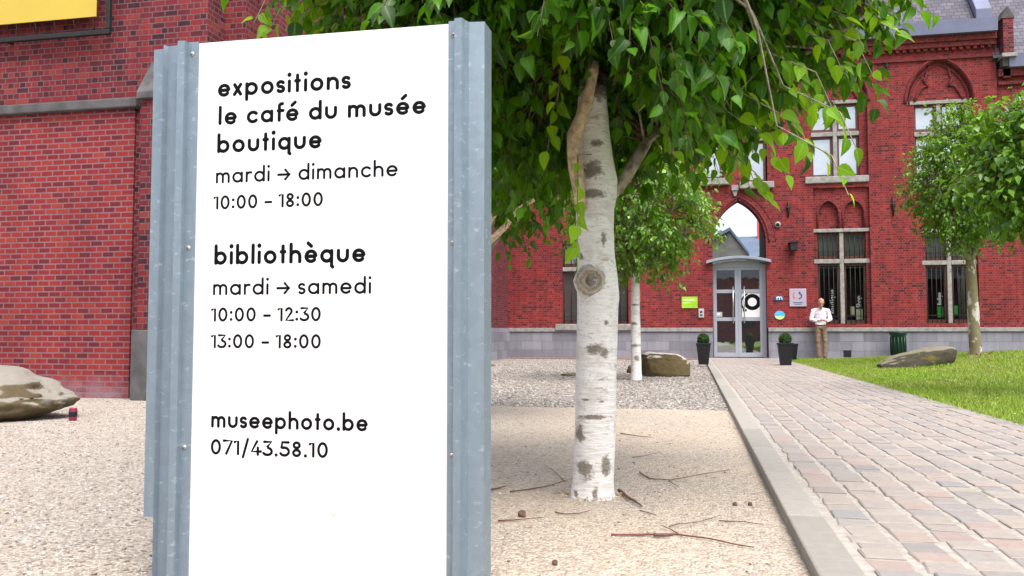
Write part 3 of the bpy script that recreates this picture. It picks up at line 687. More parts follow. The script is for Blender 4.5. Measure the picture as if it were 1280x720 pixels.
# ------------------------------------------------------------------ stroke lettering
def arc(cx, cy, rx, ry, a0, a1, n=None):
    n = n or max(4, int(abs(a1-a0)/14))
    return [(cx+rx*math.cos(R(a0+(a1-a0)*i/n)), cy+ry*math.sin(R(a0+(a1-a0)*i/n))) for i in range(n+1)]
def glyph(ch, s):                      # centre lines; x-height 1, s = half stroke; -> strokes, width
    r = .5-s; A = 1.52; Dg = 1.26; c = .5
    circ = arc(c, .5, r, r, 0, 360, 28)
    if ch == ' ': return [], .36
    if ch == 'o': return [circ], 1
    if ch in 'eéè':
        st = [[(s,.5),(1-s,.5)]+arc(c,.5,r,r,0,318)]
        if ch == 'é': st.append([(.46,1.22),(.70,1.44)])
        if ch == 'è': st.append([(.28,1.44),(.52,1.22)])
        return st, .97
    if ch == 'a': return [circ, [(1-s,s),(1-s,1-s)]], 1.02
    if ch == 'b': return [circ, [(s,s),(s,A-s)]], 1.0
    if ch == 'd': return [circ, [(1-s,s),(1-s,A-s)]], 1.0
    if ch == 'p': return [circ, [(s,1-s),(s,-.42+s)]], 1.0
    if ch == 'q': return [circ, [(1-s,1-s),(1-s,-.40+s),(1-s+.08,-.40+s-.02)]], 1.02
    if ch == 'c': return [arc(c,.5,r,r,46,314)], .88
    if ch in 'mn':
        rr = .27 if ch == 'm' else .33
        st = [[(s,s),(s,1-s)]]; x = s
        for _ in range(2 if ch == 'm' else 1):
            st.append([(x,1-s-rr-.05)]+arc(x+rr,1-s-rr,rr,rr,180,0)+[(x+2*rr,s)]); x += 2*rr
        return st, x+s
    if ch == 'h': rr = .33; return [[(s,s),(s,A-s)], [(s,1-s-rr-.05)]+arc(s+rr,1-s-rr,rr,rr,180,0)+[(s+2*rr,s)]], 2*rr+2*s
    if ch == 'u': rr = .33; return [[(s,1-s)]+arc(s+rr,s+rr,rr,rr,180,360)+[(s+2*rr,1-s)]], 2*rr+2*s
    if ch == 'r': return [[(s,s),(s,1-s)], [(s,.55)]+arc(s+.30,1-s-.30,.30,.30,180,70)], .46+s
    if ch == 's':
        q = (.5-s)/2; xr = .27-s*.35; cx = .31
        return [arc(cx,.5+q,xr,q,35,270)+arc(cx,.5-q,xr,q,90,-145)[1:]], .62
    if ch == 'i': return [[(s,s),(s,1-s)], [(s,1.34),(s,1.341)]], 2*s
    if ch == 'l': return [[(s,s),(s,A-s)]], 2*s
    if ch == 't': return [[(.27,s),(.27,1.40-s)], [(s,1-s),(.54-s,1-s)]], .54
    if ch == 'f': return [[(.22,s),(.22,1.2)]+arc(.22+.2,1.2,.2,A-s-1.2,180,80), [(s,1-s),(.5,1-s)]], .52
    if ch == 'x': return [[(s,s),(.74-s,1-s)], [(s,1-s),(.74-s,s)]], .74
    if ch == 'B': return [[(s,s),(s,1.4)],arc(.3,.35,.32,.35-s,-90,90),arc(.3,1.05,.28,.35,-90,90)], .7
    if ch == 'S': return [arc(.34,1.03,.28,.32,35,270)+arc(.34,.39,.28,.32,90,-145)[1:]], .68
    if ch == 'k': return [[(s,s),(s,A-s)],[(s,.4),(.6,1-s)],[(.2,.55),(.62,s)]], .64
    if ch == '.': return [[(s*1.1,s*1.1),(s*1.1,s*1.1+.001)]], s*2.2
    if ch == ':': return [[(s*1.1,.20),(s*1.1,.201)], [(s*1.1,.82),(s*1.1,.821)]], s*2.2
    if ch == '-': return [[(0,.52),(.52,.52)]], .52
    if ch == '/': return [[(s,-.12),(.50,Dg+.05)]], .52
    if ch == '>': return [[(0,.56),(1.0,.56)], [(.62,.98),(1.0,.56),(.62,.14)]], 1.02
    h = Dg/2
    if ch == '0': return [arc(.44,h,.44-s,h-s,0,360,30)], .88
    if ch == '1': return [[(.02,Dg-.20),(.30,Dg-s),(.30,s)]], .40
    if ch == '2': return [arc(.36,Dg-.36,.36-s,.36-s,165,-38)+[(s,s),(.74,s)]], .76
    if ch == '3': return [[(.08,Dg-s),(.66,Dg-s),(.32,.74)]+arc(.34,.39,.36,.39-s,80,-150)], .74
    if ch == '4': return [[(.54,Dg-s),(s,.36),(.86,.36)], [(.62,.66),(.62,s)]], .86
    if ch == '5': return [[(.66,Dg-s),(.16,Dg-s),(.10,.68)]+arc(.34,.42,.36,.42-s,115,-150)], .74
    if ch == '7': return [[(.02,Dg-s),(.70,Dg-s),(.24,s)]], .72
    if ch == '8': return [arc(.39,Dg-.32,.30-s*.6,.32-s,0,360,24), arc(.39,.34,.38-s,.34-s,0,360,24)], .78
    raise ValueError(ch)
def strokes(text, s, gap):
    x = 0; out = []
    for ch in text:
        st, wd = glyph(ch, s)
        out += [[(px+x, py) for px, py in k] for k in st]; x += wd+gap
    return out, x-gap
def ink(mb, text, s, f3, xsc, ysc, gap=.20, thick=.0012, dot=1.25, m=0, th=None):
    st, wd = strokes(text, s, gap)
    nrm = Vector(f3(0,0,1))-Vector(f3(0,0,0))
    for k in st:
        is_dot = len(k) == 2 and abs(k[0][0]-k[1][0])+abs(k[0][1]-k[1][1]) < .01
        w_ = s*(dot if is_dot else 1)
        pts = [Vector((x*xsc, y*ysc)) for x, y in k]; closed = (pts[0]-pts[-1]).length < 1e-6 and len(pts) > 6
        ww = w_*ysc
        L, Rr = [], []
        n = len(pts)
        for i in range(n):
            if closed: t = pts[(i+1)%(n-1)]-pts[(i-1)%(n-1)]
            else: t = pts[min(i+1,n-1)]-pts[max(i-1,0)]
            if t.length < 1e-9: t = Vector((0,1))
            t.normalize(); nn = Vector((-t.y,t.x)); L.append(pts[i]+nn*ww); Rr.append(pts[i]-nn*ww)
        mz = thick*random.uniform(.75,1.1)
        vs = [f3(p.x,p.y,.00005) for p in L]+[f3(p.x,p.y,mz) for p in [a*.6+b*.4 for a,b in zip(L,Rr)]]+[f3(p.x,p.y,mz) for p in [a*.4+b*.6 for a,b in zip(L,Rr)]]+[f3(p.x,p.y,.00005) for p in Rr]
        fs = [(q*n+i, q*n+i+1, (q+1)*n+i+1, (q+1)*n+i) for q in range(3) for i in range(n-1)]
        mb.add(vs, fs, m)
        if not closed:
            for e in (pts[0], pts[-1]):
                z2 = thick*random.uniform(.6,1.15); N_ = 16
                vs = [f3(e.x+ww*math.cos(2*PI*i/N_), e.y+ww*math.sin(2*PI*i/N_), .00005) for i in range(N_)]+[f3(e.x,e.y,z2)]
                mb.add(vs, [(i,(i+1)%N_,N_) for i in range(N_)], m)
    return wd

# ------------------------------------------------------------------ the sign
sX = lambda px, py: P(px, py, Ys)[0]
xl, xr = sX(246.5,55), sX(563,40); ztop = P(400,42.5,Ys)[1]
xl2 = sX(235,700); xl = (xl+xl2)/2
print('sign', xl, xr, ztop, 'height')
sign = thing('sign_board', ((xl+xr)/2, Ys, 0), 'tall white sign board with black opening hours between galvanised steel side posts', 'sign')
smx, smz = P(416,643,Ys)
mb = MB(); mb.box(xl-.012, xr+.012, Ys, Ys+.02, .02, ztop, 0); panel = mb.build('panel', panel_mat(smx, smz), sign)
mb = MB(); mb.box(xl, xr, Ys+.10, Ys+.12, .02, ztop, 0); mb.build('rear_panel', M['white'], sign)
def sheet(prof, z0, z1, t=.003):                              # folded steel sheet from its plan outline
    pts = [Vector(p) for p in prof]; A, B = [], []
    for i, p in enumerate(pts):
        d1 = (p-pts[i-1]).normalized() if i else None; d2 = (pts[i+1]-p).normalized() if i < len(pts)-1 else None
        d1 = d1 or d2; d2 = d2 or d1; n1 = Vector((-d1.y,d1.x)); n2 = Vector((-d2.y,d2.x)); m_ = (n1+n2).normalized(); k = 1/max(.4,m_.dot(n1))
        A.append(p+m_*t*k/2); B.append(p-m_*t*k/2)
    poly = A+B[::-1]; mb = MB(); n = len(poly)
    mb.add([(p.x,p.y,z0) for p in poly]+[(p.x,p.y,z1) for p in poly], [(i,(i+1)%n,n+(i+1)%n,n+i) for i in range(n)]+[(i,i+1,2*len(pts)-2-i,2*len(pts)-1-i) for i in range(len(pts)-1)]+[(n+i,n+i+1,n+2*len(pts)-2-i,n+2*len(pts)-1-i) for i in range(len(pts)-1)])
    return mb
u = lambda n: n/436.0                                         # photo pixels at the sign -> metres
y = Ys
# left post: fixing strip, raised lip, recessed web, then an outer flange that stops short of the ground
v_ = lambda n: n/372.0
pl = [(xl+.006,y-.003),(xl-v_(11),y-.003),(xl-v_(11.6),y-.020),(xl-v_(19),y-.022),(xl-v_(20),y-.003),(xl-v_(23),y+.012),(xl-v_(41),y+.016),(xl-v_(43),y+.004),(xl-v_(44),y+.06)]
lp = sheet(pl, -.05, ztop+.004).build('side_post', M['galv'], sign)
zf = P(188,645,Ys+.02)[1]
fl = sheet([(xl-v_(42),y+.030),(xl-v_(43.5),y+.008),(xl-v_(57),y+.010),(xl-v_(58),y+.10)], zf, ztop-.006).build('flange', M['galv'], lp)
pr = [(xr-.004,y-.003),(xr+u(8),y-.003),(xr+u(8.6),y-.022),(xr+u(17),y-.024),(xr+u(19),y-.004),(xr+u(22),y+.014),(xr+u(41),y+.020),(xr+u(41.5),y+.10)]
rp = sheet(pr, -.05, ztop+.006).build('side_post', M['galv'], sign)
for post, xx, pys in ((lp, xl-v_(5.5), (68,310,559)), (rp, xr+u(4), (45,304,569))):
    for py in pys:
        z = P(560 if post is rp else 240, py, Ys)[1]
        mb = MB(); mb.tube([(xx,y-.002,z),(xx,y-.0065,z)], .0065, 12, 0); mb.tube([(xx,y-.0064,z),(xx,y-.008,z)], .0042, 10, 1); mb.build('rivet', [M['steel'], M['limb']], post)
lines = [('expositions',272,122,438,110.8,15.8,.138),('le café du musée',272.8,155.8,532.2,143.2,15.6,.138),('boutique',271.2,191,401.8,186.2,15.6,.138),
 ('mardi > dimanche',269.6,228.8,497,221.3,13.4,.113),('10:00 - 18:00',267.6,262,403.6,258,13.2,.113),
 ('bibliothèque',267.6,330.2,456.6,329,16.2,.138),('mardi > samedi',266,368.6,464,368,13.6,.113),('10:00 - 12:30',264.6,402,401,402,13.2,.113),('13:00 - 18:00',264.4,435.4,401,436,13.2,.113),
 ('museephoto.be',263.8,534.6,459.4,539.6,14.2,.130),('071/43.58.10',263.2,568.2,410,572.8,14.4,.115)]
for txt, xa_, ya_, xb_, yb_, xh, s in lines:
    wx0, wz0 = P(xa_,ya_,Ys); wx1, wz1 = P(xb_,yb_,Ys)
    ysc = xh*(wx1-wx0)/(xb_-xa_)
    _, wd = strokes(txt, s, .20)
    xsc = (wx1-wx0)/wd; zz = (wz0+wz1)/2
    off = 0
    for word in txt.split(' '):                                # every word its own piece
        _, ww_ = strokes(word, s, .20)
        mb = MB(); ink(mb, word, s, lambda a,b,c: (wx0+off+a, Ys-c, zz+b), xsc, ysc); mb.build('lettering', M['ink'], panel)
        off += (ww_+.20*2+.36)*xsc

# ------------------------------------------------------------------ plaques and fittings on the front
def on(px,py): return P(px,py,Yf)
def flat(name, mats, x0p,x1p,y0p,y1p, th=.03):
    a, d = on(x0p,y0p); b, c = on(x1p,y1p); return a, b, c, d
a,b,c,d = flat('',0,852,872,371,385); mb = MB(); mb.box(a,b,Yf-.03,Yf-.001,c,d,0); mb.box(a+.04,b-.08,Yf-.033,Yf-.03,c+(d-c)*.62,c+(d-c)*.8,1); mb.box(a+.04,b-.2,Yf-.033,Yf-.03,c+(d-c)*.4,c+(d-c)*.5,1)
tag(mb.build('wall_sign', [M['green_sign'],M['pale_green']]), 'bright green rectangular sign on the brick wall left of the entrance door', 'sign')
a,b,c,d = flat('',0,873,880,386,397); ic = MB(); ic.box(a,b,Yf-.06,Yf-.001,c,d); ico = ic.build('intercom', M['grey_box'], None, .008)
tag(ico, 'small pale grey intercom box on the wall beside the entrance door', 'intercom')
mb = MB(); mb.box(a+.04,b-.04,Yf-.064,Yf-.06,c+.05,c+.09); mb.build('card_slot', M['iron'], ico); mb = MB(); mb.tube([((a+b)/2,Yf-.066,d-.09),((a+b)/2,Yf-.06,d-.09)],.035,12); mb.build('button', M['iron'], ico)
a,b,c,d = flat('',0,986.5,1008,361,383); pq = thing('wall_plaque', ((a+b)/2,Yf,c), 'large square lilac grey plaque with red and navy curved emblem right of the door', 'plaque')
mb = MB(); mb.box(a,b,Yf-.035,Yf-.001,c,d); mb.build('plate', M['lilac'], pq, .004)
mb = MB(); cx = (a+b)/2; cz = c+(d-c)*.62
ring(mb, cx-.045, cz, .075, .10, Yf-.0375, PI*.62, PI*1.4, 0); ring(mb, cx+.03, cz-.02, .05, .085, Yf-.0375, -PI*.55, PI*.45, 1); ring(mb, cx+.045, cz+.075, .0, .028, Yf-.0375, 0, 2*PI, 1)
ring(mb, cx-.02, cz-.06, .0, .022, Yf-.0375, 0, 2*PI, 2)
for i,(wd) in enumerate((.26,.2)): mb.box(cx-wd/2,cx+wd/2,Yf-.037,Yf-.0352,c+.10-i*.045,c+.118-i*.045,1)
mb.build('emblem', [M['red'],M['navy'],M['yellow']], pq)
a,b,c,d = flat('',0,968,979,370.5,375.5); ms = MB(); ms.box(a,b,Yf-.02,Yf-.001,c,d); mo = ms.build('wall_sign', M['navy'])
tag(mo, 'tiny dark blue sign with a pale letter m right of the entrance door', 'sign')
mb = MB(); ink(mb, 'm', .16, lambda p,q,r: (a+.045+p, Yf-.02-r, c+.012+q), .125, .095, thick=.004); mb.build('lettering', M['pale_blue'], mo)
(a,zc),(b,_) = on(968,394), on(981,394); ov = thing('oval_plaque', ((a+b)/2,Yf,zc), 'small oval blue and lime plaque below the tiny dark blue sign', 'plaque')
cx = (a+b)/2; rx, rz = (b-a)/2, 5.3/43
mb = MB(); el = [(cx+rx*math.cos(2*PI*i/28), zc+rz*math.sin(2*PI*i/28)) for i in range(28)]; mb.prism(el, lambda p,q:(p,Yf-.025,q),(0,.024,0)); mb.build('plate', M['blue'], ov)
lo_ = [(cx+rx*.97*math.cos(t), zc+rz*.97*math.sin(t)) for t in [PI+.25+(PI-.5)*i/14 for i in range(15)]]
mb = MB(); mb.prism(lo_, lambda p,q:(p,Yf-.028,q),(0,.0025,0)); mb.build('print', M['lime'], ov)
a,z = on(991,309); lm = thing('wall_lamp', (a,Yf,z), 'black downlight lamp fixed to the brick wall right of the gateway arch', 'lamp')
mb = MB(); mb.box(a-.10,a+.10,Yf-.28,Yf-.06,z-.12,z+.10); mb.build('lamp_housing', M['iron'], lm, .02)
mb = MB(); mb.box(a-.04,a+.04,Yf-.06,Yf-.001,z-.05,z+.05); mb.box(a-.13,a+.13,Yf-.30,Yf-.002,z+.101,z+.12); mb.build('bracket', M['iron'], lm)
# hanging banners and blinds inside the two lower right windows
def wbanner(px, py0, py1, txt, lbl, foot):
    Yb = Yf+.27
    x0_, zb_ = P(px, py1, Yb); zt_ = P(px, py0, Yb)[1]
    t = thing('window_banner', (x0_, Yb, zb_), lbl, 'banner', 'narrow banners in the ground floor windows')
    mb = MB(); mb.box(x0_-.09, x0_+.09, Yb, Yb+.006, zb_-.35, zt_+.05); mb.build('cloth', M['black'], t)
    mb = MB(); _, wd = strokes(txt, .13, .2); xs_ = (zt_-zb_)/wd
    ink(mb, txt, .13, lambda p,q,r: (x0_+.05-q, Yb-r-.0005, zb_+p), xs_, .085, thick=.003); mb.build('lettering', M['white'], t)
    mb = MB(); mb.box(x0_-.088,x0_+.088,Yb-.003,Yb-.001,zb_-.345,zb_-.05); mb.build('print', foot, t)
    return t
wbanner(1041, 362, 392, 'Boutique', 'narrow black banner with white upright lettering behind the head of the standing man', M['navy'])
wbanner(1074, 370, 384, 'Shop', 'short black banner with white lettering and yellow foot right of the stone mullion', M['cream'])
wbanner(1175, 366, 381, 'Boutique', 'narrow black banner with bright green foot in the window behind the right lawn tree', M['bright_green'])
for (px0,px1,py0,py1,mt,lb) in ((1063,1068,383,394,M['cream'],'small pale yellow leaflet standing in the middle lower window'),(1193,1197,382,393,M['bright_green'],'small bright green leaflet standing in the window by the lawn tree trunk')):
    Yb = Yf+.29; a,c = P(px0,py1,Yb); b,d = P(px1,py0,Yb); mb = MB(); mb.box(a,b,Yb,Yb+.01,c,d); tag(mb.build('leaflet', mt), lb, 'leaflet')
a,b,c,d = fx(1158),fx(1216),fz(350),fz(331); mb = MB()
mb.box(W['l2'][0]+.07,(W['l2'][0]+W['l2'][1])/2-.13,Yf+.23,Yf+.24,c,d); mb.build('blind', M['blind'], w_l[1])
mb = MB(); mb.box((W['l2'][0]+W['l2'][1])/2+.13,W['l2'][1]-.07,Yf+.23,Yf+.24,c,d); mb.build('blind', M['blind'], w_l[1])

# ------------------------------------------------------------------ leaves and trees
TPL_T = [.10,.30,.55,.80]; TPL_W = [.24,.345,.30,.15]
def leaf_template(fine=True):
    if fine:
        v = [(0,0,0)]
        for t, wd in zip(TPL_T, TPL_W): v += [(-wd,t,wd*.30-.22*t*t),(0,t,-.22*t*t),(wd,t,wd*.30-.22*t*t)]
        v.append((0,1.04,-.26)); f = [(0,2,1),(0,3,2)]
        for i in range(3):
            a = 1+3*i; b = a+3; f += [(a,a+1,b+1),(a,b+1,b),(a+1,a+2,b+2),(a+1,b+2,b+1)]
        f += [(10,11,13),(11,12,13)]
    else:
        v = [(0,0,0),(-.36,.38,.08),(0,.45,-.05),(.36,.38,.08),(0,1,-.2)]; f = [(0,2,1),(0,3,2),(1,2,4),(2,3,4)]
    return np.array(v), np.array(f)
def scatter(name, tv, tf, pos, fr, scale, mat, parent=None, smooth=False, rib=None):   # many small pieces as one mesh; fr: n x 3 x 3 frames
    n = len(pos); V = np.einsum('nij,kj->nki', fr, tv)*np.asarray(scale)[:,None,None]+pos[:,None,:]
    o = np.array(ORG[parent.name]) if parent else np.zeros(3)
    k = len(tv); Fc = (tf[None]+(np.arange(n)*k)[:,None,None]).reshape(-1,3)
    me = bpy.data.meshes.new(name); me.vertices.add(n*k); me.vertices.foreach_set('co', (V.reshape(-1,3)-o).ravel())
    me.loops.add(len(Fc)*3); me.loops.foreach_set('vertex_index', Fc.ravel().astype(np.int32))
    me.polygons.add(len(Fc)); me.polygons.foreach_set('loop_start', np.arange(0,len(Fc)*3,3,dtype=np.int32)); me.polygons.foreach_set('loop_total', np.full(len(Fc),3,dtype=np.int32))
    if smooth: me.polygons.foreach_set('use_smooth', np.ones(len(Fc),dtype=bool))
    me.materials.append(mat)
    if rib is not None: at = me.attributes.new('rib','FLOAT','POINT'); at.data.foreach_set('value', np.tile(rib, n).astype(np.float32))
    me.update(calc_edges=True); me.validate()
    ob = bpy.data.objects.new(name, me); C.objects.link(ob)
    if parent: ob.parent = parent
    ORG[ob.name] = Vector(o); return ob
def nrm(a): return a/np.maximum(1e-9, np.linalg.norm(a, axis=-1, keepdims=True))
def frames(d, up):                       # y = leaf direction, z close to up
    x = nrm(np.cross(d, up)); z = np.cross(x, d); return np.stack([x, d, z], axis=-1)

def wander(a, b, n, amp, seed):
    a, b = Vector(a), Vector(b); out = []
    for i in range(n+1):
        t = i/n; q = noise.noise_vector(Vector((t*2.3, seed*1.7, 0)))*amp*math.sin(PI*t)*(b-a).length; out.append(a.lerp(b,t)+q)
    return out
def crown(root, ctr, rad, zcut, limbs, ntwig, per, size, mat, fine, seed, twig_len=.32, r_tw=.004, shell=.55, droop=.75, keep=None, spread=.10):
    g = np.random.default_rng(seed); ctr = Vector(ctr)
    anchors = [p for l in limbs for p in l[len(l)//3:]]; A = np.array([tuple(p) for p in anchors])
    br = MB(); pos, dirs, ups, sizes = [], [], [], []
    made = 0; tries = 0
    while made < ntwig and tries < ntwig*6:
        tries += 1
        d = nrm(g.normal(size=3)); rr = (shell+(1-shell)*g.random())**.8 if g.random() < .75 else g.random()**.5
        lump = 1+.30*noise.noise(Vector(d)*2.4+Vector((seed,0,0)))+.10*noise.noise(Vector(d)*5+Vector((0,seed,0)))
        p = np.array(ctr)+d*np.array(rad)*rr*lump
        if p[2] < zcut+.10*noise.noise(Vector((p[0]*1.6,p[1]*1.6,seed))): continue
        if keep and not keep(p): continue
        made += 1
        out = nrm((p-np.array(ctr))*np.array([1,1,.6])+g.normal(size=3)*.25)
        L = twig_len*(.6+.8*g.random())
        q0 = p-out*L*.5; q2 = p+out*L*.5-np.array([0,0,L*.30]); q1 = p+np.array([0,0,L*.10])
        j = np.argmin(((A-q0)**2).sum(1)); a0 = A[j]
        if np.linalg.norm(a0-q0) > .02 and (fine or made % 3 == 0):
            mid = (a0+q0)/2+np.array([0,0,.08*np.linalg.norm(a0-q0)])
            br.tube([a0, mid, q0, q1, q2], [r_tw*2.4, r_tw*1.8, r_tw*1.3, r_tw, r_tw*.5], 5, cap=False)
        for i in range(per):
            t = (i+.5)/per; base = (1-t)**2*q0+2*t*(1-t)*q1+t*t*q2
            side = nrm(g.normal(size=3)); base = base+side*spread*size*4*g.random()
            dd = nrm(out*.55+side*.8+np.array([0,0,-droop]))
            pos.append(base); dirs.append(dd); ups.append(nrm(np.array([0,0,1.0])+out*.45+g.normal(size=3)*.45)); sizes.append(size*(.62+.6*g.random()))
    br.build('branchlet', M['twig'], root)
    tv, tf = leaf_template(fine)
    dirs = np.array(dirs); ups = np.array(ups)
    fr_ = frames(dirs, ups)*np.stack([g.uniform(.75,1.2,len(pos)), np.ones(len(pos)), g.uniform(.2,2.6,len(pos))], 1)[:,None,:]    # every leaf its own width and curl
    return scatter('crown', tv, tf, np.array(pos), fr_, np.array(sizes), mat, root, fine, (np.abs(tv[:,0]) < .01) if fine else None)

def trunk_mesh(root, prof, mat, n=20, wob=.05, seed=1):     # prof: (x, y, z, r)
    mb = MB(); vs = []; pts = []
    for a, b in zip(prof, prof[1:]):
        k = max(1, int((b[2]-a[2])/.05))
        for i in range(k): t = i/k; pts.append([a[j]+(b[j]-a[j])*t for j in range(4)])
    pts.append(list(prof[-1]))
    for x, y, z, r in pts:
        for j in range(n):
            a = 2*PI*j/n; q = 1+wob*noise.noise(Vector((math.cos(a)*1.6+seed, math.sin(a)*1.6, z*3)))+wob*.4*noise.noise(Vector((math.cos(a)*5, math.sin(a)*5+seed, z*9)))
            vs.append((x+r*q*math.cos(a), y+r*q*math.sin(a), z))
    k = len(pts); mb.add(vs, [(i*n+j, i*n+(j+1)%n, (i+1)*n+(j+1)%n, (i+1)*n+j) for i in range(k-1) for j in range(n)]+[tuple(range((k-1)*n,k*n))], 0, True)
    return mb.build('trunk', mat, root)

# --- the near birch-barked tree beside the path
tb = G(740, 621); dT = 3.62
def T(px, py, off=0): p = D(px, py, (tb-Vector((0,0,H))).dot(fwd)+off); return p
dpt = (tb-Vector((0,0,H))).dot(fwd); pm = dpt/F; print('main tree', tb, 'depth', dpt)
t1 = thing('birch_tree', tb, 'near pollarded tree with white flaking bark, knot and big drooping leaves beside the path', 'tree', None)
prof = []
for py, cx, wpx in ((640,741,80),(624,740.5,61),(614,740.5,56),(600,741,53),(560,743,52),(520,744,51),(470,745,50.5),(430,746,51),(385,747,51),(372,748,53),(350,747,52),(320,745,48),(290,744,46.5),(262,744,46),(246,745,50),(225,746,49),(200,744,43),(160,741,39),(125,740,36),(110,741,33)):
    p = T(cx, py); prof.append((p.x, p.y, p.z, wpx*pm/2))
prof[0] = (prof[0][0], prof[0][1], -.05, prof[0][3])
zz = lambda py: T(745,py).z; xo = lambda px, py: T(px,py).x-tb.x
patches = [(xo(744,519),zz(519),.085,.012),(xo(727,540),zz(541),.028,.048),(xo(733,585),zz(583),.05,.05),(xo(760,578),zz(578),.022,.055),(xo(747,612),zz(612),.016,.036),(xo(722,614),zz(614),.012,.026),
           (xo(735,498),zz(498),.022,.008),(xo(755,500),zz(500),.014,.006),(xo(757,440),zz(440),.022,.03),(xo(748,445),zz(436),.05,.03),(xo(738,352),zz(352),.075,.055),(xo(757,300),zz(300),.014,.04),(xo(748,182),zz(183),.04,.02),(xo(744,215),zz(216),.06,.045),(xo(742,245),zz(246),.08,.022),(xo(745,120),zz(118),.08,.05),(xo(728,320),zz(322),.013,.02),(xo(760,404),zz(404),.012,.012)]
tk = trunk_mesh(t1, prof, birch('white flaking bark', patches, tb.x, tb.y), 28, .075, 3)
# knot: a raised ring round a dark hollow
kp = T(739,352); kd = (Vector((0,0,H))-kp).normalized(); kd.z = 0; kd.normalize(); kr = kp+kd*26*pm*.93
sx_ = Vector((-kd.y, kd.x, 0)); mb = MB(); rings = [(.080,-.022),(.066,.002),(.050,.013),(.036,.009),(.022,-.012),(.012,-.026)]
vs = []
for r_, h_ in rings:
    for j in range(20):
        a = 2*PI*j/20; q = 1+.16*noise.noise(Vector((math.cos(a)*1.5,math.sin(a)*1.5,r_*30))); vs.append(kr+sx_*(r_*.92*q*math.cos(a))+Vector((0,0,r_*q*math.sin(a)))+kd*h_)
mb.add(vs, [(i*20+j,i*20+(j+1)%20,(i+1)*20+(j+1)%20,(i+1)*20+j) for i in range(5) for j in range(20)]+[tuple(range(100,120))], 0, True)
def knot_mat():
    k = N('knot bark'); p = k.pos(); g = k.n('VectorMath', operation='DISTANCE'); k.link(p, g.inputs[0]); g.inputs[1].default_value = kr
    d = k.math('ADD', g.outputs['Value'], k.math('MULTIPLY', k.math('SUBTRACT', k.noise(p,45,5,.7),.5), .045))
    c = k.ramp(k.math('MULTIPLY', d, 13.2), [(.1,(.07,.03,.018)),(.28,(.16,.08,.045)),(.45,(.36,.31,.24)),(.58,(.20,.17,.12)),(.72,(.42,.38,.32)),(.85,(.24,.21,.17)),(1,(.58,.55,.51))]); k.bump(k.noise(p,60,5), .004); return k.col(c,.85,0,.2)
mb.build('knot', knot_mat(), tk)
# tan side branch with cut end
mb = MB(); path = [T(726,262,-.06),T(724,240,-.085),T(720,212,-.09),T(716,186,-.09),T(718,168,-.09),T(726,148,-.09),T(733,128,-.09),T(738,108,-.09),T(741,92,-.09),T(742.5,78,-.09)]
mb.tube(path, [6*pm,7.5*pm,9.4*pm,7.6*pm,9.2*pm,7.6*pm,8.8*pm,6.2*pm,6.8*pm,6.2*pm], 14, 0); e = path[-1]; mb.tube([e+Vector((0,0,-.002)),e+Vector((.001,0,.004))], 6*pm, 12, 1)
mb.build('cut_branch', [M['bark_tan'],M['end_grain']], t1)
limbs = []
lb = MB()
def limb(pts, r0, r1, n=10):
    pts = [Vector(p) for p in pts]; out = []
    for a, b in zip(pts, pts[1:]): out += wander(a, b, 4, .05, len(limbs)+a.x)[:-1]
    out.append(pts[-1]); k = len(out); lb.tube(out, [r0+(r1-r0)*i/(k-1) for i in range(k)], n); limbs.append(out); return out
limb([T(762,246,.02),T(782,222,.04),T(800,192,.06),T(812,172,.1),T(850,140,.3),T(895,85,.5),T(930,20,.7)], 9*pm, 5*pm)
limb([T(738,130,.06),T(727,80,.1),T(716,20,.12),T(700,-60,.2),T(690,-150,.2)], 8*pm, 5*pm)
limb([T(722,60,.1),T(660,15,.2),T(610,13,.0),T(560,22,-.1),T(500,28,-.15),T(430,20,-.2)], 9*pm, 3.5*pm)
limb([T(716,20,.12),T(640,-40,-.2),T(560,-80,-.5)], 7*pm, 4*pm)
limb([T(744,118,.1),T(770,40,.45),T(800,-40,.6),T(820,-140,.8)], 6*pm, 4*pm)
limb([T(748,122,.12),T(800,60,.0),T(850,10,-.5),T(920,-30,-.9)], 6*pm, 4*pm)
limb([T(850,140,.3),T(940,90,.1),T(1020,60,-.1),T(1080,20,-.2)], 6*pm, 2.5*pm)
limb([T(742,118,.12),T(730,0,.0),T(700,-90,-.6)], 6*pm, 4*pm)
limb([T(740,118,.15),T(690,60,.7),T(650,0,1.1)], 6*pm, 4*pm)
lb.build('limb', M['limb'], t1)
cc = T(722,-125, .05)
# extra hanging sprays where the photograph shows them
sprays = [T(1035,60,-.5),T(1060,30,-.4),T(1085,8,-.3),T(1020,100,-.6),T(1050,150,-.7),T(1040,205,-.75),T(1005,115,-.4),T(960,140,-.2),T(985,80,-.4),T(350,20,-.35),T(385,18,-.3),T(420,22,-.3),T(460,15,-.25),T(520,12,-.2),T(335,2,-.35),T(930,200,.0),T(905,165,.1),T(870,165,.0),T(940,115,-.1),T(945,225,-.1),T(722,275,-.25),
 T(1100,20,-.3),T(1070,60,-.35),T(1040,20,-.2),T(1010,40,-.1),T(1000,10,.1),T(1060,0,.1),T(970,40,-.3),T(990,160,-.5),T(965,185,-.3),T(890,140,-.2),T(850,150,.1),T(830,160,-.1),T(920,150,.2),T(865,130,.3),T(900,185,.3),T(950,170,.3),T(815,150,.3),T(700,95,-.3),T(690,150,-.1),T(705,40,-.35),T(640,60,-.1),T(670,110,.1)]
def near_keep(p):
    q = Vector(p)-Vector((0,0,H)); dep = q.dot(fwd)
    if -.36 < p[0]-tb.x < .24 and p[1] < tb.y+.05 and p[2] < T(745,88).z: return False     # the cut trunk top stands free of leaves
    if p[2] < 1.50+.38*(p[0]-tb.x-.15): return False                              # the crown lifts towards the path
    return not (dep < 2.95 and q.z > -1)
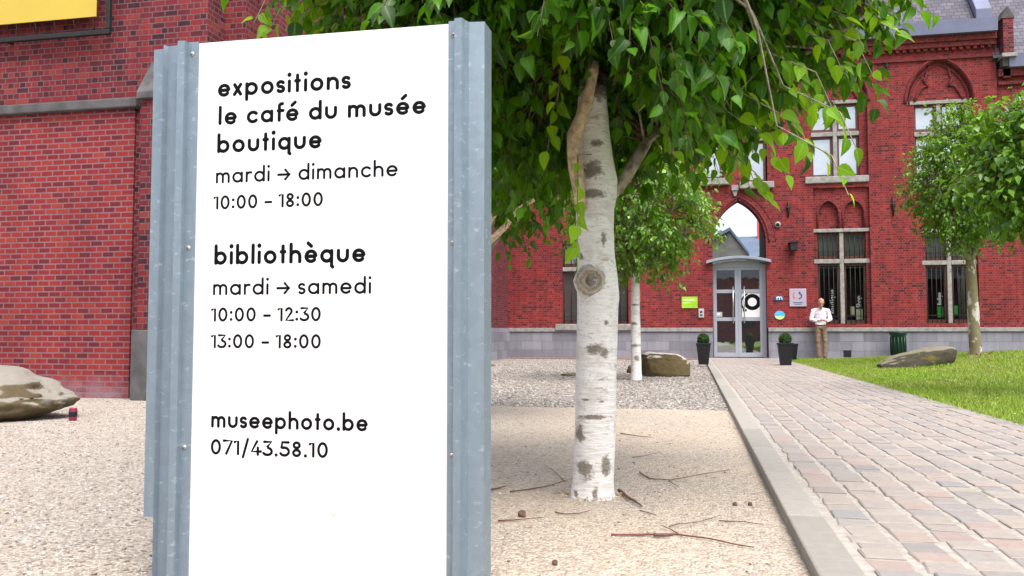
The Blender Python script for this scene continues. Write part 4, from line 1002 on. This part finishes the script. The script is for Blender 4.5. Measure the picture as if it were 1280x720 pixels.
crown(t1, cc, (1.28,1.36,1.30), 1.56, limbs, 3500, 15, .071, M['leaf'], True, 5, .34, .0022, keep=near_keep)
g = np.random.default_rng(21); pos, dirs, ups, sizes = [], [], [], []; br = MB()
A = np.array([tuple(p) for l in limbs for p in l])
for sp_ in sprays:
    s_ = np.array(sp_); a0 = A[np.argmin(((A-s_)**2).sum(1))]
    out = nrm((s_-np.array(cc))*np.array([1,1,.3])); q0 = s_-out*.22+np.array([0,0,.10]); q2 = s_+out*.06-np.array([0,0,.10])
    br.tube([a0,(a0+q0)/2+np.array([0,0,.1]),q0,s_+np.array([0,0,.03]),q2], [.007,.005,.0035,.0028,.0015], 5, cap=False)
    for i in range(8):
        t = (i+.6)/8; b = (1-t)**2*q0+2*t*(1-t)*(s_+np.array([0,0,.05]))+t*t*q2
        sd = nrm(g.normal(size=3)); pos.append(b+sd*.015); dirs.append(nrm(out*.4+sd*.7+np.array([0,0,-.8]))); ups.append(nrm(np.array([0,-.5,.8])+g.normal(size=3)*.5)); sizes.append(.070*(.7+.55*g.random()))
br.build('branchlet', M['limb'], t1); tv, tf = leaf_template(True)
scatter('hanging_leaves', tv, tf, np.array(pos), frames(np.array(dirs),np.array(ups)), np.array(sizes), M['leaf_backlit'], t1, True, np.abs(tv[:,0]) < .01)

# --- the other trees
def small_tree(lbl, base, prof_r, top, ctr, rad, zcut, ntwig, per, size, seed, mat=None, fine=False, fork=5, bark=None, lean=0):
    t = thing('round_crown_tree', base, lbl, 'tree', 'round crowned trees with pale trunks')
    b = Vector(base); hgt = top-b.z
    pr = [(b.x, b.y, b.z-.08, prof_r*1.25), (b.x+.01, b.y, b.z+.12, prof_r*1.02), (b.x+lean*.5, b.y, b.z+hgt*.5, prof_r*.95), (b.x+lean, b.y, top, prof_r*.8)]
    trunk_mesh(t, pr, bark, 14, .10, seed)
    global limbs, lb
    limbs = []; lb = MB(); c = Vector(ctr); gg = random.Random(seed)
    limb([(b.x+lean,b.y,top-.1), (c.x,c.y,c.z), (c.x,c.y,c.z+rad[2]*.7)], prof_r*.75, prof_r*.25, 7)
    for i in range(fork):
        a = 2*PI*i/fork+gg.random(); e = c+Vector((math.cos(a)*rad[0]*.75, math.sin(a)*rad[1]*.75, rad[2]*(gg.random()*.9-.35)))
        limb([(b.x+lean,b.y,top-.05-.1*gg.random()), (b.x+lean+(e.x-b.x)*.4, b.y+(e.y-b.y)*.4, top+(e.z-top)*.35), e], prof_r*.55, prof_r*.2, 7)
    lb.build('limb', M['limb'], t)
    crown(t, ctr, rad, zcut, limbs, ntwig, per, size, mat or M['leaf_far'], fine, seed, twig_len=.30, r_tw=.005, shell=.55, spread=.22)
    return t
# slim tree in front of the mid boulder
b2 = G(795,475); k2 = (b2-Vector((0,0,H))).dot(fwd); c2 = D(795,262,k2)
small_tree('slim tree with round crown beside the brown boulder before the far wall', b2, 6.3*k2/F, D(794,335,k2).z, (c2.x,c2.y,c2.z), (1.20,1.15,1.12), D(800,350,k2).z, 950, 13, .080, 31, bark=birch('pale birch bark', [(0,.55,.09,.03),(.02,.35,.05,.05),(-.02,.9,.06,.03),(.0,1.2,.09,.02)], b2.x, b2.y, 1.2))
# tree whose trunk stands behind the sign
b3 = G(588,521); k3 = (b3-Vector((0,0,H))).dot(fwd); c3 = D(600,135,k3)
t3 = small_tree('dark tree behind the sign board, its bare limb showing past the right post', b3, .07, D(560,330,k3).z, (c3.x,c3.y,c3.z), (1.30,1.1,1.15), D(600,312,k3).z, 760, 14, .088, 47, mat=M['leaf'], fine=True, bark=birch('grey birch bark', [], b3.x, b3.y, 1.3))
limbs = []; lb = MB()
limb([D(575,345,k3-.2),D(612,302,k3-.55),D(632,283,k3-.6),D(646,262,k3-.6),D(668,250,k3-.6)], .034, .016); limb([D(590,322,k3-.35),D(618,268,k3-.62),D(633,252,k3-.65),D(638,236,k3-.65)], .026, .014)
lb.build('bare_limb', M['bark_tan'], t3)
# lawn tree and its neighbour cut off by the frame
k4 = 18.0; q = D(1219,445,k4); b4 = Vector((q.x,q.y,lawn_z(q.x,q.y))); c4 = D(1206,222,k4)
small_tree('tree with mottled trunk on the lawn in front of the right hand lower window', b4, 7*k4/F, D(1216,318,k4).z, (c4.x,c4.y,c4.z), (1.10,1.1,1.58), D(1205,312,k4).z, 1100, 13, .085, 53, lean=-.04, bark=M['mottled'])
k5 = 9.5; q = D(1312,450,k5); b5 = Vector((q.x,q.y,lawn_z(q.x,q.y))); c5 = D(1308,205,k5)
small_tree('light green leafy tree nearer the camera, cut off by the right edge of the photo', b5, .085, D(1312,310,k5).z, (c5.x,c5.y,c5.z), (.82,.8,.86), D(1300,288,k5).z, 600, 13, .095, 61, bark=M['mottled'])
# reddish suckers at the foot of the lawn tree
sk_ = []
for i in range(7):
    mb = MB(); a = random.uniform(0,2*PI); mb.tube([b4+Vector((.1*math.cos(a)+.08,.1*math.sin(a),-.01)), b4+Vector((.24*math.cos(a)+.12,.24*math.sin(a),random.uniform(.06,.14)))], [.012,.004], 5); sk_.append(mb)
rootp = [o for o in C.objects if o.get('label','').startswith('tree with mottled')][0]; [m_.build('sucker', M['twig_red'], rootp) for m_ in sk_]
# bush beyond the gateway
bb = Vector((P(952,310,34)[0], 34, 0)); t = thing('leafy_bush', bb, 'bit of green shrub seen through the gateway above the door canopy', 'shrub')
mb = MB(); top = P(952,309,34)[1]; mb.tube([bb,bb+Vector((0,0,top*.6))],[.08,.04],7); mb.build('stem', M['limb'], t); limbs = [[bb+Vector((0,0,top*.3)), bb+Vector((0,0,top*.8))]]
crown(t, (bb.x+.5,bb.y,top-1.0), (.8,.7,1.1), .5, limbs, 120, 12, .12, M['leaf_far'], False, 71)

# ------------------------------------------------------------------ rocks
def rock(name, lbl, base, sx, sy, sz, seed, mat, shape=None, rot=0, rough=.16, cat='boulder', blocky=False):
    bm = bmesh.new(); bmesh.ops.create_icosphere(bm, subdivisions=5, radius=1); base = Vector(base)
    rm = Matrix.Rotation(rot, 3, 'Z')
    cuts = [Vector(nrm(np.random.default_rng(seed+i).normal(size=3))) for i in range(7)]
    for v in bm.verts:
        p = v.co.copy()
        for i, c_ in enumerate(cuts):
            d_ = p.dot(c_)-(.70+.05*i/2)
            if d_ > 0: p -= c_*d_*.85
        p *= 1+rough*noise.noise(p*1.5+Vector((seed,0,0)))+rough*.45*noise.noise(p*4+Vector((0,seed,0)))+rough*.18*noise.noise(p*11)
        if blocky: p = Vector([math.copysign(abs(c_)**e_, c_) for c_, e_ in zip(p, (.8,.7,.62))])
        if shape: p = shape(p)
        v.co = rm @ Vector((p.x*sx, p.y*sy, p.z*sz))+base
    mb = MB(); mb.bm(bm, 0, True); return tag(mb.build(name, mat), lbl, cat)
def left_shape(p):                      # long slab with an overhanging right tip
    z = p.z
    if z > .15: z = z*(1-.22*max(0,p.x-.15))
    elif p.x > .1: z = z*(1-.55*(p.x-.1))+.16*(p.x-.1)
    return Vector((p.x, p.y, z))
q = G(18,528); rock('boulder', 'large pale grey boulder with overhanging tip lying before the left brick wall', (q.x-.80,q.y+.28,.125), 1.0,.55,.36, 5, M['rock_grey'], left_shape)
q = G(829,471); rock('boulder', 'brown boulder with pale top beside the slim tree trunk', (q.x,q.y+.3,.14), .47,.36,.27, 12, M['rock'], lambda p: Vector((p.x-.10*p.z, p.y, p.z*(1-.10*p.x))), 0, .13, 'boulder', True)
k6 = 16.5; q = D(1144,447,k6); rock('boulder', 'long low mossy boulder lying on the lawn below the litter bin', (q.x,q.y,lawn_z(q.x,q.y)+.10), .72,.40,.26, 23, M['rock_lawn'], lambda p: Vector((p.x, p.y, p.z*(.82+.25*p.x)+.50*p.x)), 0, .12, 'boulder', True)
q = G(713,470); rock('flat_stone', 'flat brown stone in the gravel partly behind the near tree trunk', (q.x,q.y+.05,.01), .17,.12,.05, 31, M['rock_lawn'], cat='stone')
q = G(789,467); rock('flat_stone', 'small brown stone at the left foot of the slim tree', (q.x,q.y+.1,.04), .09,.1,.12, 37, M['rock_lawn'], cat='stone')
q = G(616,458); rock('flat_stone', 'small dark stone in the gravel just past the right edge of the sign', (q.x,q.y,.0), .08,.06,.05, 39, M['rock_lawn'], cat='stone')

# ------------------------------------------------------------------ planters, bin, can
def planter(px, py, lbl, sc_=1.0, ball=True):
    q = G(px, py, PZ); h = .47*sc_; t = thing('planter', q, lbl, 'planter', 'black planters by the entrance door')
    mb = MB(); b0, b1 = .105*sc_, .155*sc_
    def fr(r,z): return [(q.x-r,q.y-r,q.z+z),(q.x+r,q.y-r,q.z+z),(q.x+r,q.y+r,q.z+z),(q.x-r,q.y+r,q.z+z)]
    L = [fr(b0,0),fr(b1*.97,h-.045),fr(b1*1.03,h-.044),fr(b1*1.04,h),fr(b1*.92,h),fr(b1*.88,h-.05)]
    mb.add(sum(L,[]), [(i*4+j,i*4+(j+1)%4,(i+1)*4+(j+1)%4,(i+1)*4+j) for i in range(5) for j in range(4)]+[(3,2,1,0),(20,21,22,23)]); mb.build('pot', M['black'], t, .006)
    if ball:
        r = .125*sc_; c = np.array([q.x,q.y,q.z+h+r*.62]); d = nrm(g.normal(size=(1500,3))); bump_ = np.array([1+.07*noise.noise(Vector(x)*4) for x in d])
        p = c+d*(r*bump_*(.86+.14*g.random(1500)))[:,None]; tv, tf = leaf_template(False)
        scatter('box_ball', tv, tf, p, frames(nrm(d*.5+g.normal(size=(1500,3))*.6), nrm(d+g.normal(size=(1500,3))*.3)), .026*(.7+.6*g.random(1500)), M['leaf_box'], t)
        mb = MB(); bm = bmesh.new(); bmesh.ops.create_icosphere(bm, subdivisions=2, radius=r*.84)
        for v in bm.verts: v.co += Vector(c)
        mb.bm(bm,0,True); mb.build('ball_core', M['leaf_box'], t)
    else:
        mb = MB(); mb.box(q.x-b1*.9,q.x+b1*.9,q.y-b1*.9,q.y+b1*.9,q.z+h-.05,q.z+h-.03); mb.build('soil', M['earth'], t)
    return t
planter(879.5, 455.5, 'tall black tapered planter with clipped box ball left of the entrance door', 1.02)
planter(982, 456.5, 'tall black tapered planter with clipped box ball right of the entrance door', 1.04)
planter(990, 450.5, 'smaller black planter half hidden behind the right hand box ball planter', .92, False)
bq = Vector((P(1123,437,Yf-.5)[0], Yf-.5, 0)); zb = lawn_z(bq.x,bq.y)-.01; bt = thing('litter_bin', (bq.x,bq.y,zb), 'dark green slatted litter bin with flared rim standing by the plinth', 'bin')
zt = P(1123,415,Yf-.5)[1]; hh = zt-zb
mb = MB(); mb.lathe([(.17,zb),(.185,zb+.03),(.185,zt-.12),(.20,zt-.10),(.235,zt-.02),(.235,zt),(.22,zt),(.18,zt-.1),(.17,zt-.3)], bq.x, bq.y, 24); mb.build('body', M['bin_green'], bt)
mb = MB()
for i in range(14):
    a = 2*PI*i/14; mb.tube([(bq.x+.195*math.cos(a),bq.y+.195*math.sin(a),zb+.04),(bq.x+.195*math.cos(a),bq.y+.195*math.sin(a),zt-.13)], .014, 6)
mb.build('slats', M['bin_green'], bt)
cq = G(91,526); ct = thing('drink_can', cq, 'small pink printed drink can standing beside the big left boulder', 'can')
mb = MB(); mb.lathe([(.024,0),(.031,.008),(.033,.014),(.033,.092),(.030,.104),(.028,.108),(.026,.106)], cq.x, cq.y, 20); mb.build('body', M['can'], ct)
mb = MB(); mb.lathe([(.0335,.035),(.0336,.04),(.0336,.075),(.0335,.078)], cq.x, cq.y, 20); mb.build('band', M['black'], ct)

# ------------------------------------------------------------------ standing man
def skin_mesh(name, joints, edges, mat, parent, sub=2, root=0):
    me = bpy.data.meshes.new(name+'_cage'); o = ORG[parent.name]
    me.from_pydata([tuple(Vector(j[:3])) for j in joints], edges, []); ob = bpy.data.objects.new(name+'_cage', me); C.objects.link(ob)
    sk = ob.modifiers.new('skin','SKIN'); sk.branch_smoothing = .5
    for i, j in enumerate(joints):
        v = me.skin_vertices[0].data[i]; v.radius = (j[3], j[4] if len(j) > 4 else j[3]); v.use_root = (i == root)
    su = ob.modifiers.new('sub','SUBSURF'); su.levels = su.render_levels = sub
    bpy.context.view_layer.update(); dg = bpy.context.evaluated_depsgraph_get()
    m2 = bpy.data.meshes.new_from_object(ob.evaluated_get(dg)); m2.name = name; bpy.data.objects.remove(ob)
    m2.materials.clear(); m2.materials.append(mat)
    for p in m2.polygons: p.use_smooth = True
    r = bpy.data.objects.new(name, m2); C.objects.link(r); r.parent = parent; ORG[r.name] = o.copy(); return r
mq = Vector((P(1027.5,449,Yf-.42)[0], Yf-.42, .032)); man = thing('person', mq, 'man in white shirt and khaki trousers leaning on the plinth, head bowed over his hands', 'person')
man.scale = (.97,.97,.97)
# local frame: x to the picture's right, -y towards the viewer
def capsule(bm, a, b, ra, rb, n=14):                # tapered limb with round ends; radii may be (across, deep)
    a, b = Vector(a), Vector(b); t = (b-a).normalized() if (b-a).length > 1e-6 else Vector((0,0,1))
    u_ = Vector((1,0,0)); u_ = (u_-t*u_.dot(t)); u_ = u_.normalized() if u_.length > .2 else Vector((0,1,0)); v_2 = t.cross(u_)
    ra = ra if hasattr(ra,'__len__') else (ra,ra); rb = rb if hasattr(rb,'__len__') else (rb,rb); rings = []
    for k in range(5): q = PI/2*(k/5); rings.append((a-t*min(ra)*math.cos(q), math.sin(q)+.02, ra))
    for k in range(6): q = PI/2*(k/5); rings.append((b+t*min(rb)*math.sin(q), math.cos(q)+.02, rb))
    R_ = []
    for c_, m_, r_ in rings: R_.append([bm.verts.new(c_+u_*(r_[0]*m_*math.cos(2*PI*j/n))+v_2*(r_[1]*m_*math.sin(2*PI*j/n))) for j in range(n)])
    for p_, q_ in zip(R_, R_[1:]):
        for j in range(n): bm.faces.new((p_[j],p_[(j+1)%n],q_[(j+1)%n],q_[j]))
    bm.faces.new(R_[0][::-1]); bm.faces.new(R_[-1])
def fused(name, limbs_, mat, parent, vox=.008, smooth_=4, fold=0, trim=None):    # one continuous surface from overlapping limbs
    bm = bmesh.new()
    for l in limbs_: capsule(bm, *l)
    bmesh.ops.recalc_face_normals(bm, faces=bm.faces[:]); me = bpy.data.meshes.new(name+'_cage'); bm.to_mesh(me); bm.free()
    ob_ = bpy.data.objects.new(name+'_cage', me); C.objects.link(ob_)
    rm = ob_.modifiers.new('remesh','REMESH'); rm.mode = 'VOXEL'; rm.voxel_size = vox
    sm_ = ob_.modifiers.new('smooth','SMOOTH'); sm_.iterations = smooth_; sm_.factor = .5
    bpy.context.view_layer.update(); dg = bpy.context.evaluated_depsgraph_get()
    m2 = bpy.data.meshes.new_from_object(ob_.evaluated_get(dg)); m2.name = name; bpy.data.objects.remove(ob_)
    if fold or trim:
        bm = bmesh.new(); bm.from_mesh(m2); bm.normal_update()
        if fold:
            for v in bm.verts:
                q = v.co; v.co = q+v.normal*fold*(noise.noise(Vector((q.x*9+q.z*6, q.y*9, q.z*13)))+.5*noise.noise(Vector((q.x*22-q.z*14, q.y*18, q.z*26))))
        if trim: bmesh.ops.delete(bm, geom=[v for v in bm.verts if trim(v.co)], context='VERTS')
        bm.to_mesh(m2); bm.free()
    m2.materials.clear(); m2.materials.append(mat)
    for p in m2.polygons: p.use_smooth = True
    r = bpy.data.objects.new(name, m2); C.objects.link(r); r.parent = parent; ORG[r.name] = ORG[parent.name].copy(); return r
hc = Vector((0,-.045,1.60)); tilt = Matrix.Rotation(R(32), 3, 'X')         # bowed head
def hp(x, y, z): return hc+tilt @ Vector((x,y,z))
B = [((0,.14,.95),(0,.14,1.40),(.12,.075),(.12,.07)), ((0,.10,1.42),hp(0,.03,-.06),.056,.054),
     (hp(0,.012,.028),hp(0,.022,.050),(.074,.090),(.072,.088)), (hp(0,-.018,-.05),hp(0,-.03,-.085),(.058,.060),(.040,.040)), (hp(0,-.01,.02),hp(0,-.018,-.05),(.072,.085),(.060,.068)),
     (hp(0,-.098,.012),hp(0,-.118,-.022),.010,.016), (hp(-.03,-.082,.030),hp(.03,-.082,.030),.013,.013), (hp(-.02,-.086,-.052),hp(.02,-.086,-.052),.009,.009)]
for s in (-1,1):
    B += [(hp(s*.076,.012,.012),hp(s*.080,.018,-.022),(.010,.018),(.008,.012)),
          ((s*.14,.13,1.36),(s*.250,.09,1.14),.038,.036), ((s*.250,.09,1.14),(s*.10,-.15,1.085),.042,.028), ((s*.10,-.15,1.085),(s*.055,-.185,1.095),(.030,.022),(.036,.018)),
          ((s*.088,.13,.88),(s*.098,.04,.48),.08,.052), ((s*.098,.04,.48),(s*.082,.02,.08),.052,.036), ((s*.082,.0,.05),(s*.095,-.12,.035),.032,.026)]
    for i in range(4):                             # four unequal fingers curled in over the phone, and a thumb
        f0 = Vector((s*(.050-.002*i), -.200+.012*i, 1.108-.011*i)); l_ = (.034,.040,.037,.029)[i]
        f1 = f0+Vector((-s*l_*.62,-.010,.004)); f2 = f1+Vector((-s*l_*.40,.008,-.010)); B += [(f0,f1,.0088,.0080),(f1,f2,.0080,.0068)]
    B += [((s*.058,-.178,1.112),(s*.038,-.196,1.128),.0105,.0090), ((s*.038,-.196,1.128),(s*.018,-.206,1.128),.0090,.0075)]
fused('body', B, M['skin'], man, .0055, 3)
S_ = [((0,.14,.955),(0,.15,1.10),(.150,.112),(.158,.115)), ((0,.15,1.10),(0,.145,1.30),(.158,.115),(.178,.118)), ((-.10,.135,1.385),(.10,.135,1.385),(.075,.075),(.075,.075)), ((0,.115,1.40),(0,.09,1.455),(.11,.085),(.066,.062))]
for s in (-1,1): S_ += [((s*.13,.13,1.385),(s*.20,.12,1.36),.070,.066), ((s*.195,.12,1.37),(s*.262,.09,1.135),.064,.056), ((s*.262,.09,1.135),(s*.135,-.105,1.085),.055,.043)]
sh_ = fused('shirt', S_, M['shirt'], man, .009, 5, .009, lambda q: q.z > 1.40 and q.y < .062-.9*(1.47-q.z)+.0 and abs(q.x) < .03)
T_ = [((0,.135,.95),(0,.135,.90),(.150,.108),(.160,.118))]
for s in (-1,1): T_ += [((s*.075,.13,.88),(s*.100,.045,.50),(.094,.105),(.070,.076)), ((s*.100,.045,.50),(s*.083,.02,.10),(.070,.076),(.062,.068))]
fused('trousers', T_, M['trousers'], man, .009, 5, .010)
for s in (-1,1):
    fused('shoe', [((s*.084,.05,.05),(s*.096,-.14,.038),(.046,.046),(.044,.034)),((s*.084,.045,.04),(s*.084,.03,.09),.045,.05)], M['shoe'], man, .008, 4)
fused('hair', [(hp(0,.030,.034),hp(0,.034,.050),(.078,.086),(.075,.084)), (hp(-.05,.04,-.01),hp(.05,.04,-.01),(.05,.035),(.05,.035))], M['hair'], man, .006, 3, .004,
      lambda q: (tilt.inverted() @ (q-hc)).y < -.030 or ((tilt.inverted() @ (q-hc)).z > .10 and (tilt.inverted() @ (q-hc)).y < .05))
for s in (-1,1):
    e_ = fused('eye', [(hp(s*.030,-.080,.012),hp(s*.034,-.079,.012),.0085,.0085)], M['hair'], man, .004, 1)
fused('belt', [((0,.135,.965),(0,.135,.975),(.157,.116),(.157,.116))], M['shoe'], man, .008, 1, 0, lambda q: q.z > .988 or q.z < .952)
pb = MB(); pz = mq+Vector((0,-.205,1.082)); pb.box(pz.x-.045,pz.x+.045,pz.y-.03,pz.y+.02,pz.z-.006,pz.z+.004,0,.003); tag(pb.build('phone', M['black']), 'small dark phone held in the hands of the man in the white shirt', 'phone')

# ------------------------------------------------------------------ twigs on the gravel
def twig(lbl, pts, r, mat='twig', side=()):
    w = [G(px,py) for px,py in pts]; path = []
    for a, b in zip(w, w[1:]): path += [a.lerp(b,i/4) for i in range(4)]
    path.append(w[-1]); path = [p+Vector((noise.noise(p*9)*.006, noise.noise(p*8+Vector((5,0,0)))*.006, r*.6+.004+abs(noise.noise(p*5))*.006)) for p in path]; k = len(path)
    mb = MB(); r *= .8; mb.tube(path, [r*(1-.6*i/(k-1))*(1+.25*noise.noise(path[i]*30)) for i in range(k)], 7)
    for sd in side:
        q = [G(px,py)+Vector((0,0,.008)) for px,py in sd]; mb.tube(q, [r*.6*(1-.6*i/(len(q)-1)) for i in range(len(q))], 6)
    return tag(mb.build('twig', M[mat]), lbl, 'twig', 'fallen twigs on the gravel')
twig('longest red brown twig lying across the gravel at the bottom, nearest the camera', [(764,671),(800,671),(846,670),(880,675),(912,682),(943,687)], .0055, 'twig_red', [[(848,670),(838,664),(826,659)]])
twig('dark bark stub lying against the longest red brown twig', [(818,672),(830,673),(842,673)], .010, 'twig')
twig('thin forked twig just above the longest red brown twig', [(836,661),(848,657),(876,654),(900,647)], .003, 'twig')
twig('thin straight twig between the forked twig and the kerb', [(898,653),(930,654),(955,658)], .003, 'twig')
twig('short thick brown stick lying just right of the near tree foot', [(774,616),(788,627),(802,636)], .011, 'twig')
twig('curved thin twig to the right of the near tree, level with its foot', [(799,592),(812,600),(838,602),(862,597),(912,589)], .0045, 'twig', [[(836,603),(844,608),(848,610)]])
twig('brown twig running into the left side of the near tree foot', [(638,617),(665,613),(690,608),(716,600)], .0045, 'twig', [[(706,604),(692,590),(680,582)]])
twig('twig at far left of the sandy patch against the sign edge', [(612,615),(622,613),(633,610)], .007, 'twig')
twig('straight twig below left of the near tree, beside the dark cone', [(622,653),(650,652),(678,649)], .0045, 'twig_red')
twig('two part thin twig in front of the near tree foot', [(694,643),(708,645),(724,644),(738,640)], .004, 'twig')
twig('thin distant twig right of the near tree at knee height of its trunk', [(776,543),(796,546),(815,548)], .005, 'twig')
twig('short thin twig by the end of the short thick stick', [(800,640),(812,643),(820,646)], .003, 'twig')
twig('dark thin twig high on the sandy patch right of the near tree', [(790,573),(806,571),(826,566)], .003, 'twig')
def cone(lbl, px, py, r):
    q = G(px,py); bm = bmesh.new(); bmesh.ops.create_icosphere(bm, subdivisions=3, radius=r)
    for v in bm.verts: v.co = v.co*(1+.4*noise.noise(v.co*70/r*.02))+q+Vector((0,0,r*.6))
    mb = MB(); mb.bm(bm,0,True); tag(mb.build('seed_cone', M['twig']), lbl, 'cone', 'dark cones and clods on the gravel')
cone('dark knobbly cone left below the near tree', 653, 646, .017); cone('smaller dark clod below the knobbly cone', 694, 706, .010); cone('dark clod beside the sandy kerb edge', 938, 632, .010); cone('red brown clod next to the kerb edge clod', 919, 632, .010)

# ------------------------------------------------------------------ stone chips, grass
def octa():
    v = np.array([(1,0,0),(-1,0,0),(0,1,0),(0,-1,0),(0,0,1),(0,0,-1)],float); v[:,0] *= 1.0; v[:,1] *= .65; v[:,2] *= .35
    f = np.array([(0,2,4),(2,1,4),(1,3,4),(3,0,4),(2,0,5),(1,2,5),(3,1,5),(0,3,5)]); return v, f
def chips(name, n, xr_, yr_, smin, smax, mat, keep=None, pw=1.0):
    x = g.uniform(*xr_, n); y = yr_[0]+(yr_[1]-yr_[0])*g.random(n)**pw; ok = np.ones(n,bool)
    if keep: ok = keep(x,y)
    x, y = x[ok], y[ok]; n = len(x); tv, tf = octa(); a = g.uniform(0,2*PI,n); tl = g.normal(size=(n,2))*.35
    d = nrm(np.stack([np.cos(a),np.sin(a),tl[:,0]],1)); up = nrm(np.stack([tl[:,1],tl[:,0],np.ones(n)],1)); s = smin+(smax-smin)*g.random(n)**2.2
    fr_ = frames(d,up)*np.stack([.6+.9*g.random(n),.6+.9*g.random(n),.7+.9*g.random(n)],1)[:,None,:]; o = scatter(name, tv, tf, np.stack([x,y,s*.12],1), fr_, s, mat); return tag(o, kind='stuff')
vis = lambda x, y: (x/np.maximum(y,.1) > -.95) & (x < PX0-.01) & (y < np.where(x < XA, Yw-.1, 30)) & (x/np.maximum(y,.1) < .35)
chips('gravel', 110000, (-8,.35), (1.6,8.6), .003, .012, M['chip'], lambda x,y: vis(x,y) & ((x/y < -.30) | (g.random(len(x)) < .12)), 1.6)
chips('shaded_grey_gravel', 45000, (-5.4,.35), (8.5,24.4), .010, .028, M['chip_grey_shaded'], vis, 1.3)
chips('path_grit', 500, (PX0,PX1), (1.8,9), .002, .005, M['chip'], None, 1.4)
n = 180000; y = 4.6+19.7*g.random(n)**1.25; x = PX1+.0+9*g.random(n)**1.1; ok = (x/y < .62)&(x/y > .05); x, y = x[ok], y[ok]; n = len(x)
z = np.array([lawn_z(a,b) for a,b in zip(x,y)]); a = g.uniform(0,2*PI,n)
tv = np.array([(-.09,0,0),(.09,0,0),(.02,.55,-.10),(0,1,-.38)]); tf = np.array([(0,1,2),(0,2,3)])
d = nrm(np.stack([g.normal(size=n)*.35,g.normal(size=n)*.35,np.ones(n)],1)); up = np.stack([np.cos(a),np.sin(a),np.zeros(n)],1)
tag(scatter('grass', tv, tf, np.stack([x,y,z-.004],1), frames(d,up), (.018+.024*g.random(n)+.0010*y), M['grass']), kind='stuff')
n = 500; x = PX1+.2+6*g.random(n); y = 5+17*g.random(n); z = np.array([lawn_z(a,b) for a,b in zip(x,y)])+.035
tv, tf = octa(); up = np.tile([0,0,1.],(n,1)); d = np.tile([1,0,0.],(n,1))
tag(scatter('daisies', tv, tf, np.stack([x,y,z],1), frames(d,up), .007+.006*g.random(n), M['white']), kind='stuff')
n = 110; a = g.uniform(0,2*PI,n); r_ = .088+.035*np.abs(g.normal(size=n)); tv, tf = octa(); x = tb.x+r_*np.cos(a)*1.1; y = tb.y+r_*np.sin(a)
d = nrm(g.normal(size=(n,3))*np.array([1,1,.3])); up = np.tile([0,0,1.],(n,1))+g.normal(size=(n,3))*.3
tag(scatter('bark_litter', tv, tf, np.stack([x,y,np.full(n,.006)+.012*g.random(n)],1), frames(d,nrm(up)), .004+.008*g.random(n), M['bark_tan']), kind='stuff')

n = 420; x = g.uniform(-6,.33,n); y = 1.9+8*g.random(n); ok = vis(x,y); x, y = x[ok], y[ok]; n = len(x)
d = nrm(np.stack([g.normal(size=n),g.normal(size=n),g.normal(size=n)*.12],1)); up = np.tile([0,0,1.],(n,1))+g.normal(size=(n,3))*.2
fr_ = frames(d,nrm(up))*np.stack([g.uniform(.2,.6,n),g.uniform(.6,1.8,n),np.full(n,.4)],1)[:,None,:]
tag(scatter('ground_litter', tv, tf, np.stack([x,y,np.full(n,.006)],1), fr_, .003+.010*g.random(n)**2, M['twig']), kind='stuff')
